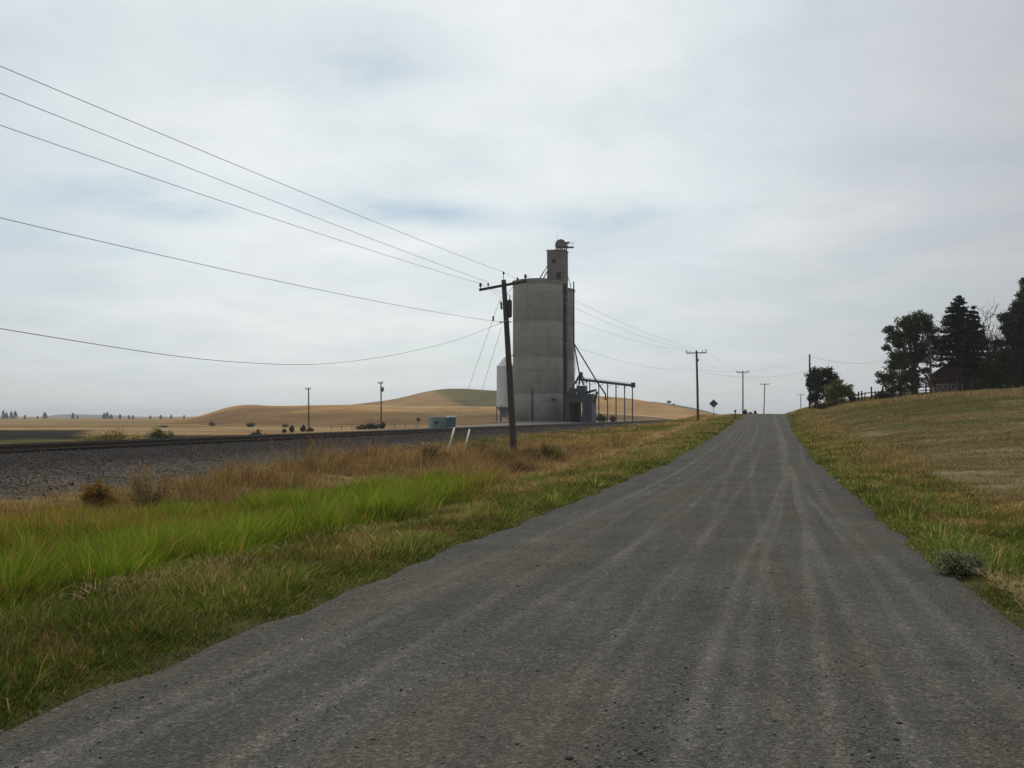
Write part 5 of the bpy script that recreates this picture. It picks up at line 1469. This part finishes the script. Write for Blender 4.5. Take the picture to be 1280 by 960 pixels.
# ------------------------------------------------------------------ light, sky, air
SUN_EL, SUN_PX = 44.0, 560.0
az_cam = math.atan((SUN_PX - 640) / F)              # to the right of the view axis
sd_c, sd_s = math.sin(az_cam), math.cos(az_cam)
sx, sy_ = sd_c * CT - sd_s * ST, sd_c * ST + sd_s * CT
sun_dir = Vector((sx * math.cos(R(SUN_EL)), sy_ * math.cos(R(SUN_EL)), math.sin(R(SUN_EL))))
sl = bpy.data.lights.new('sun', 'SUN'); sl.energy = 2.0; sl.angle = R(14); sl.color = (1, .95, .87)
so = bpy.data.objects.new('sun', sl); COL.objects.link(so); so.rotation_euler = sun_dir.to_track_quat('Z', 'Y').to_euler()
so.location = (0, 0, 60)

W = bpy.data.worlds.new('World'); scene.world = W; W.use_nodes = True
nt = W.node_tree; nt.nodes.clear(); L = nt.links
sky = nd(nt, 'ShaderNodeTexSky'); sky.sky_type = 'NISHITA'; sky.sun_disc = False
sky.sun_elevation = R(SUN_EL); sky.sun_rotation = math.atan2(sun_dir.x, sun_dir.y)
sky.air_density = 1.0; sky.dust_density = .3
b1 = nd(nt, 'ShaderNodeBackground'); b1.inputs[1].default_value = .06; L.new(mixc(nt, 1.0, sky.outputs[0], (1.02, 1.1, 1.03, 1), 'MULTIPLY'), b1.inputs[0])
tc = nd(nt, 'ShaderNodeTexCoord')
sp = nd(nt, 'ShaderNodeSeparateXYZ'); L.new(tc.outputs['Generated'], sp.inputs[0])
X_, Y_, Z_ = sp.outputs
zz_ = mathn(nt, 'ADD', mathn(nt, 'MAXIMUM', Z_, 0.0), .13)
cv_ = nd(nt, 'ShaderNodeCombineXYZ'); L.new(mathn(nt, 'DIVIDE', X_, zz_), cv_.inputs[0]); L.new(mathn(nt, 'DIVIDE', Y_, zz_), cv_.inputs[1])
nw = noise(nt, cv_.outputs[0], .8, 3, .5)
wp = nd(nt, 'ShaderNodeVectorMath', operation='MULTIPLY_ADD'); L.new(nw.outputs['Color'], wp.inputs[0]); wp.inputs[1].default_value = (.7, .7, 0); L.new(cv_.outputs[0], wp.inputs[2])
nc = noise(nt, wp.outputs[0], .85, 8, .55)
nc2 = noise(nt, wp.outputs[0], 2.6, 6, .6)
# sky angles
azn = mathn(nt, 'ARCTAN2', X_, Y_); eln = mathn(nt, 'ARCSINE', Z_)


def gap(x, y, wx, wy, amp):
    a0 = math.atan((x - 640) / F) - TH; e0 = math.atan((520 - y) / F * math.cos(math.atan((x - 640) / F)))
    da = mathn(nt, 'DIVIDE', mathn(nt, 'SUBTRACT', azn, a0), wx / F); de = mathn(nt, 'DIVIDE', mathn(nt, 'SUBTRACT', eln, e0), wy / F)
    q = mathn(nt, 'ADD', mathn(nt, 'MULTIPLY', da, da), mathn(nt, 'MULTIPLY', de, de))
    return mathn(nt, 'MULTIPLY', mathn(nt, 'EXPONENT', mathn(nt, 'MULTIPLY', q, -1.0)), amp)


tot = None
for a in ((470, 258, 100, 24, .48), (560, 268, 90, 16, .36), (755, 274, 80, 18, .55), (110, 235, 170, 34, .38), (80, 300, 130, 22, .34), (215, 265, 60, 18, .3), (470, 60, 190, 55, .3), (760, 310, 110, 34, .16), (330, 350, 130, 26, .1), (1110, 205, 110, 24, .12), (400, 90, 90, 30, .12)):
    q = gap(*a); tot = q if tot is None else mathn(nt, 'ADD', tot, q)
gn = ramp(nt, [(.3, (.15, .15, .15, 1)), (.66, (1.35, 1.35, 1.35, 1))]); L.new(nc2.outputs[0], gn.inputs[0])
tot = mathn(nt, 'MULTIPLY', tot, gn.outputs[0])
thin = ramp(nt, [(.36, (.16, .16, .16, 1)), (.58, (0, 0, 0, 1))]); L.new(nc.outputs[0], thin.inputs[0])
tot = mathn(nt, 'ADD', tot, thin.outputs[0], True)
cover = mathn(nt, 'SUBTRACT', 1.0, tot, True)
# cloud brightness: thinner and brighter towards the sun
dt = nd(nt, 'ShaderNodeVectorMath', operation='DOT_PRODUCT'); L.new(tc.outputs['Generated'], dt.inputs[0])
gl_ = P(470, 120, 1000) - Vector((0, 0, EYE)); gl_.normalize(); dt.inputs[1].default_value = gl_
glow = ramp(nt, [(.0, (.38, .39, .40, 1)), (.78, (.46, .474, .495, 1)), (.88, (.575, .605, .628, 1)), (.93, (.635, .68, .71, 1)), (.975, (.725, .76, .768, 1)), (1.0, (.74, .775, .785, 1))])
L.new(dt.outputs['Value'], glow.inputs[0])
vr = ramp(nt, [(.34, (.94, .947, .96, 1)), (.5, (1.0, 1.0, 1.0, 1)), (.64, (1.045, 1.042, 1.035, 1))]); L.new(nc.outputs[0], vr.inputs[0])
vr2 = ramp(nt, [(.3, (.955, .957, .962, 1)), (.7, (1.035, 1.035, 1.03, 1))]); L.new(nc2.outputs[0], vr2.inputs[0])
cc_ = mixc(nt, 1.0, mixc(nt, 1.0, glow.outputs[0], vr.outputs[0], 'MULTIPLY'), vr2.outputs[0], 'MULTIPLY')
nc3 = noise(nt, cv_.outputs[0], 1.5, 7, .6); v3 = ramp(nt, [(.36, (.965, .967, .972, 1)), (.5, (1, 1, 1, 1)), (.62, (1.03, 1.025, 1.015, 1))]); L.new(nc3.outputs[0], v3.inputs[0])
cc_ = mixc(nt, 1.0, cc_, v3.outputs[0], 'MULTIPLY')
low = ramp(nt, [(0, (.89, .89, .885, 1)), (.06, (.94, .94, .935, 1)), (.22, (1, 1, 1, 1))]); L.new(Z_, low.inputs[0])
cc_ = mixc(nt, 1.0, cc_, low.outputs[0], 'MULTIPLY')
b2 = nd(nt, 'ShaderNodeBackground'); b2.inputs[1].default_value = 1.0; L.new(cc_, b2.inputs[0])
mx = nd(nt, 'ShaderNodeMixShader'); L.new(cover, mx.inputs[0]); L.new(b1.outputs[0], mx.inputs[1]); L.new(b2.outputs[0], mx.inputs[2])
wo = nd(nt, 'ShaderNodeOutputWorld'); L.new(mx.outputs[0], wo.inputs[0])

HAZE = 1.0 / 5500
if HAZE:
    hm, nt, N, L = newmat('haze_air')
    pv = nd(nt, 'ShaderNodeVolumePrincipled'); pv.inputs['Color'].default_value = (.86, .9, .95, 1); pv.inputs['Density'].default_value = HAZE
    pv.inputs['Anisotropy'].default_value = .3
    out = nd(nt, 'ShaderNodeOutputMaterial'); L.new(pv.outputs[0], out.inputs['Volume'])
    mb = MB().box((0, 3000, 28), (19000, 14000, 80)); hz = mb.build('haze', hm)
    tag(hz, 'thin pale haze over the farmland', 'haze', kind='stuff')

# ------------------------------------------------------------------ camera and output
cam = bpy.data.cameras.new('camera'); co = bpy.data.objects.new('camera', cam); COL.objects.link(co)
cam.sensor_width = 36; cam.lens = 36 * F / 1280; cam.clip_end = 30000; cam.clip_start = .05
co.location = (0, 0, EYE); co.rotation_euler = (math.pi / 2 + PITCH, 0, TH)
scene.camera = co
scene.view_settings.view_transform = 'Standard'; scene.view_settings.look = 'None'
scene.view_settings.exposure = .22; scene.view_settings.gamma = 1; scene.view_settings.use_curve_mapping = False
scene.cycles.use_denoising = True; scene.cycles.denoising_prefilter = 'NONE'; scene.cycles.sample_clamp_direct = 6; scene.cycles.sample_clamp_indirect = 3; scene.cycles.filter_width = 1.5
scene.cycles.max_bounces = 6; scene.cycles.transparent_max_bounces = 4; scene.cycles.volume_bounces = 0
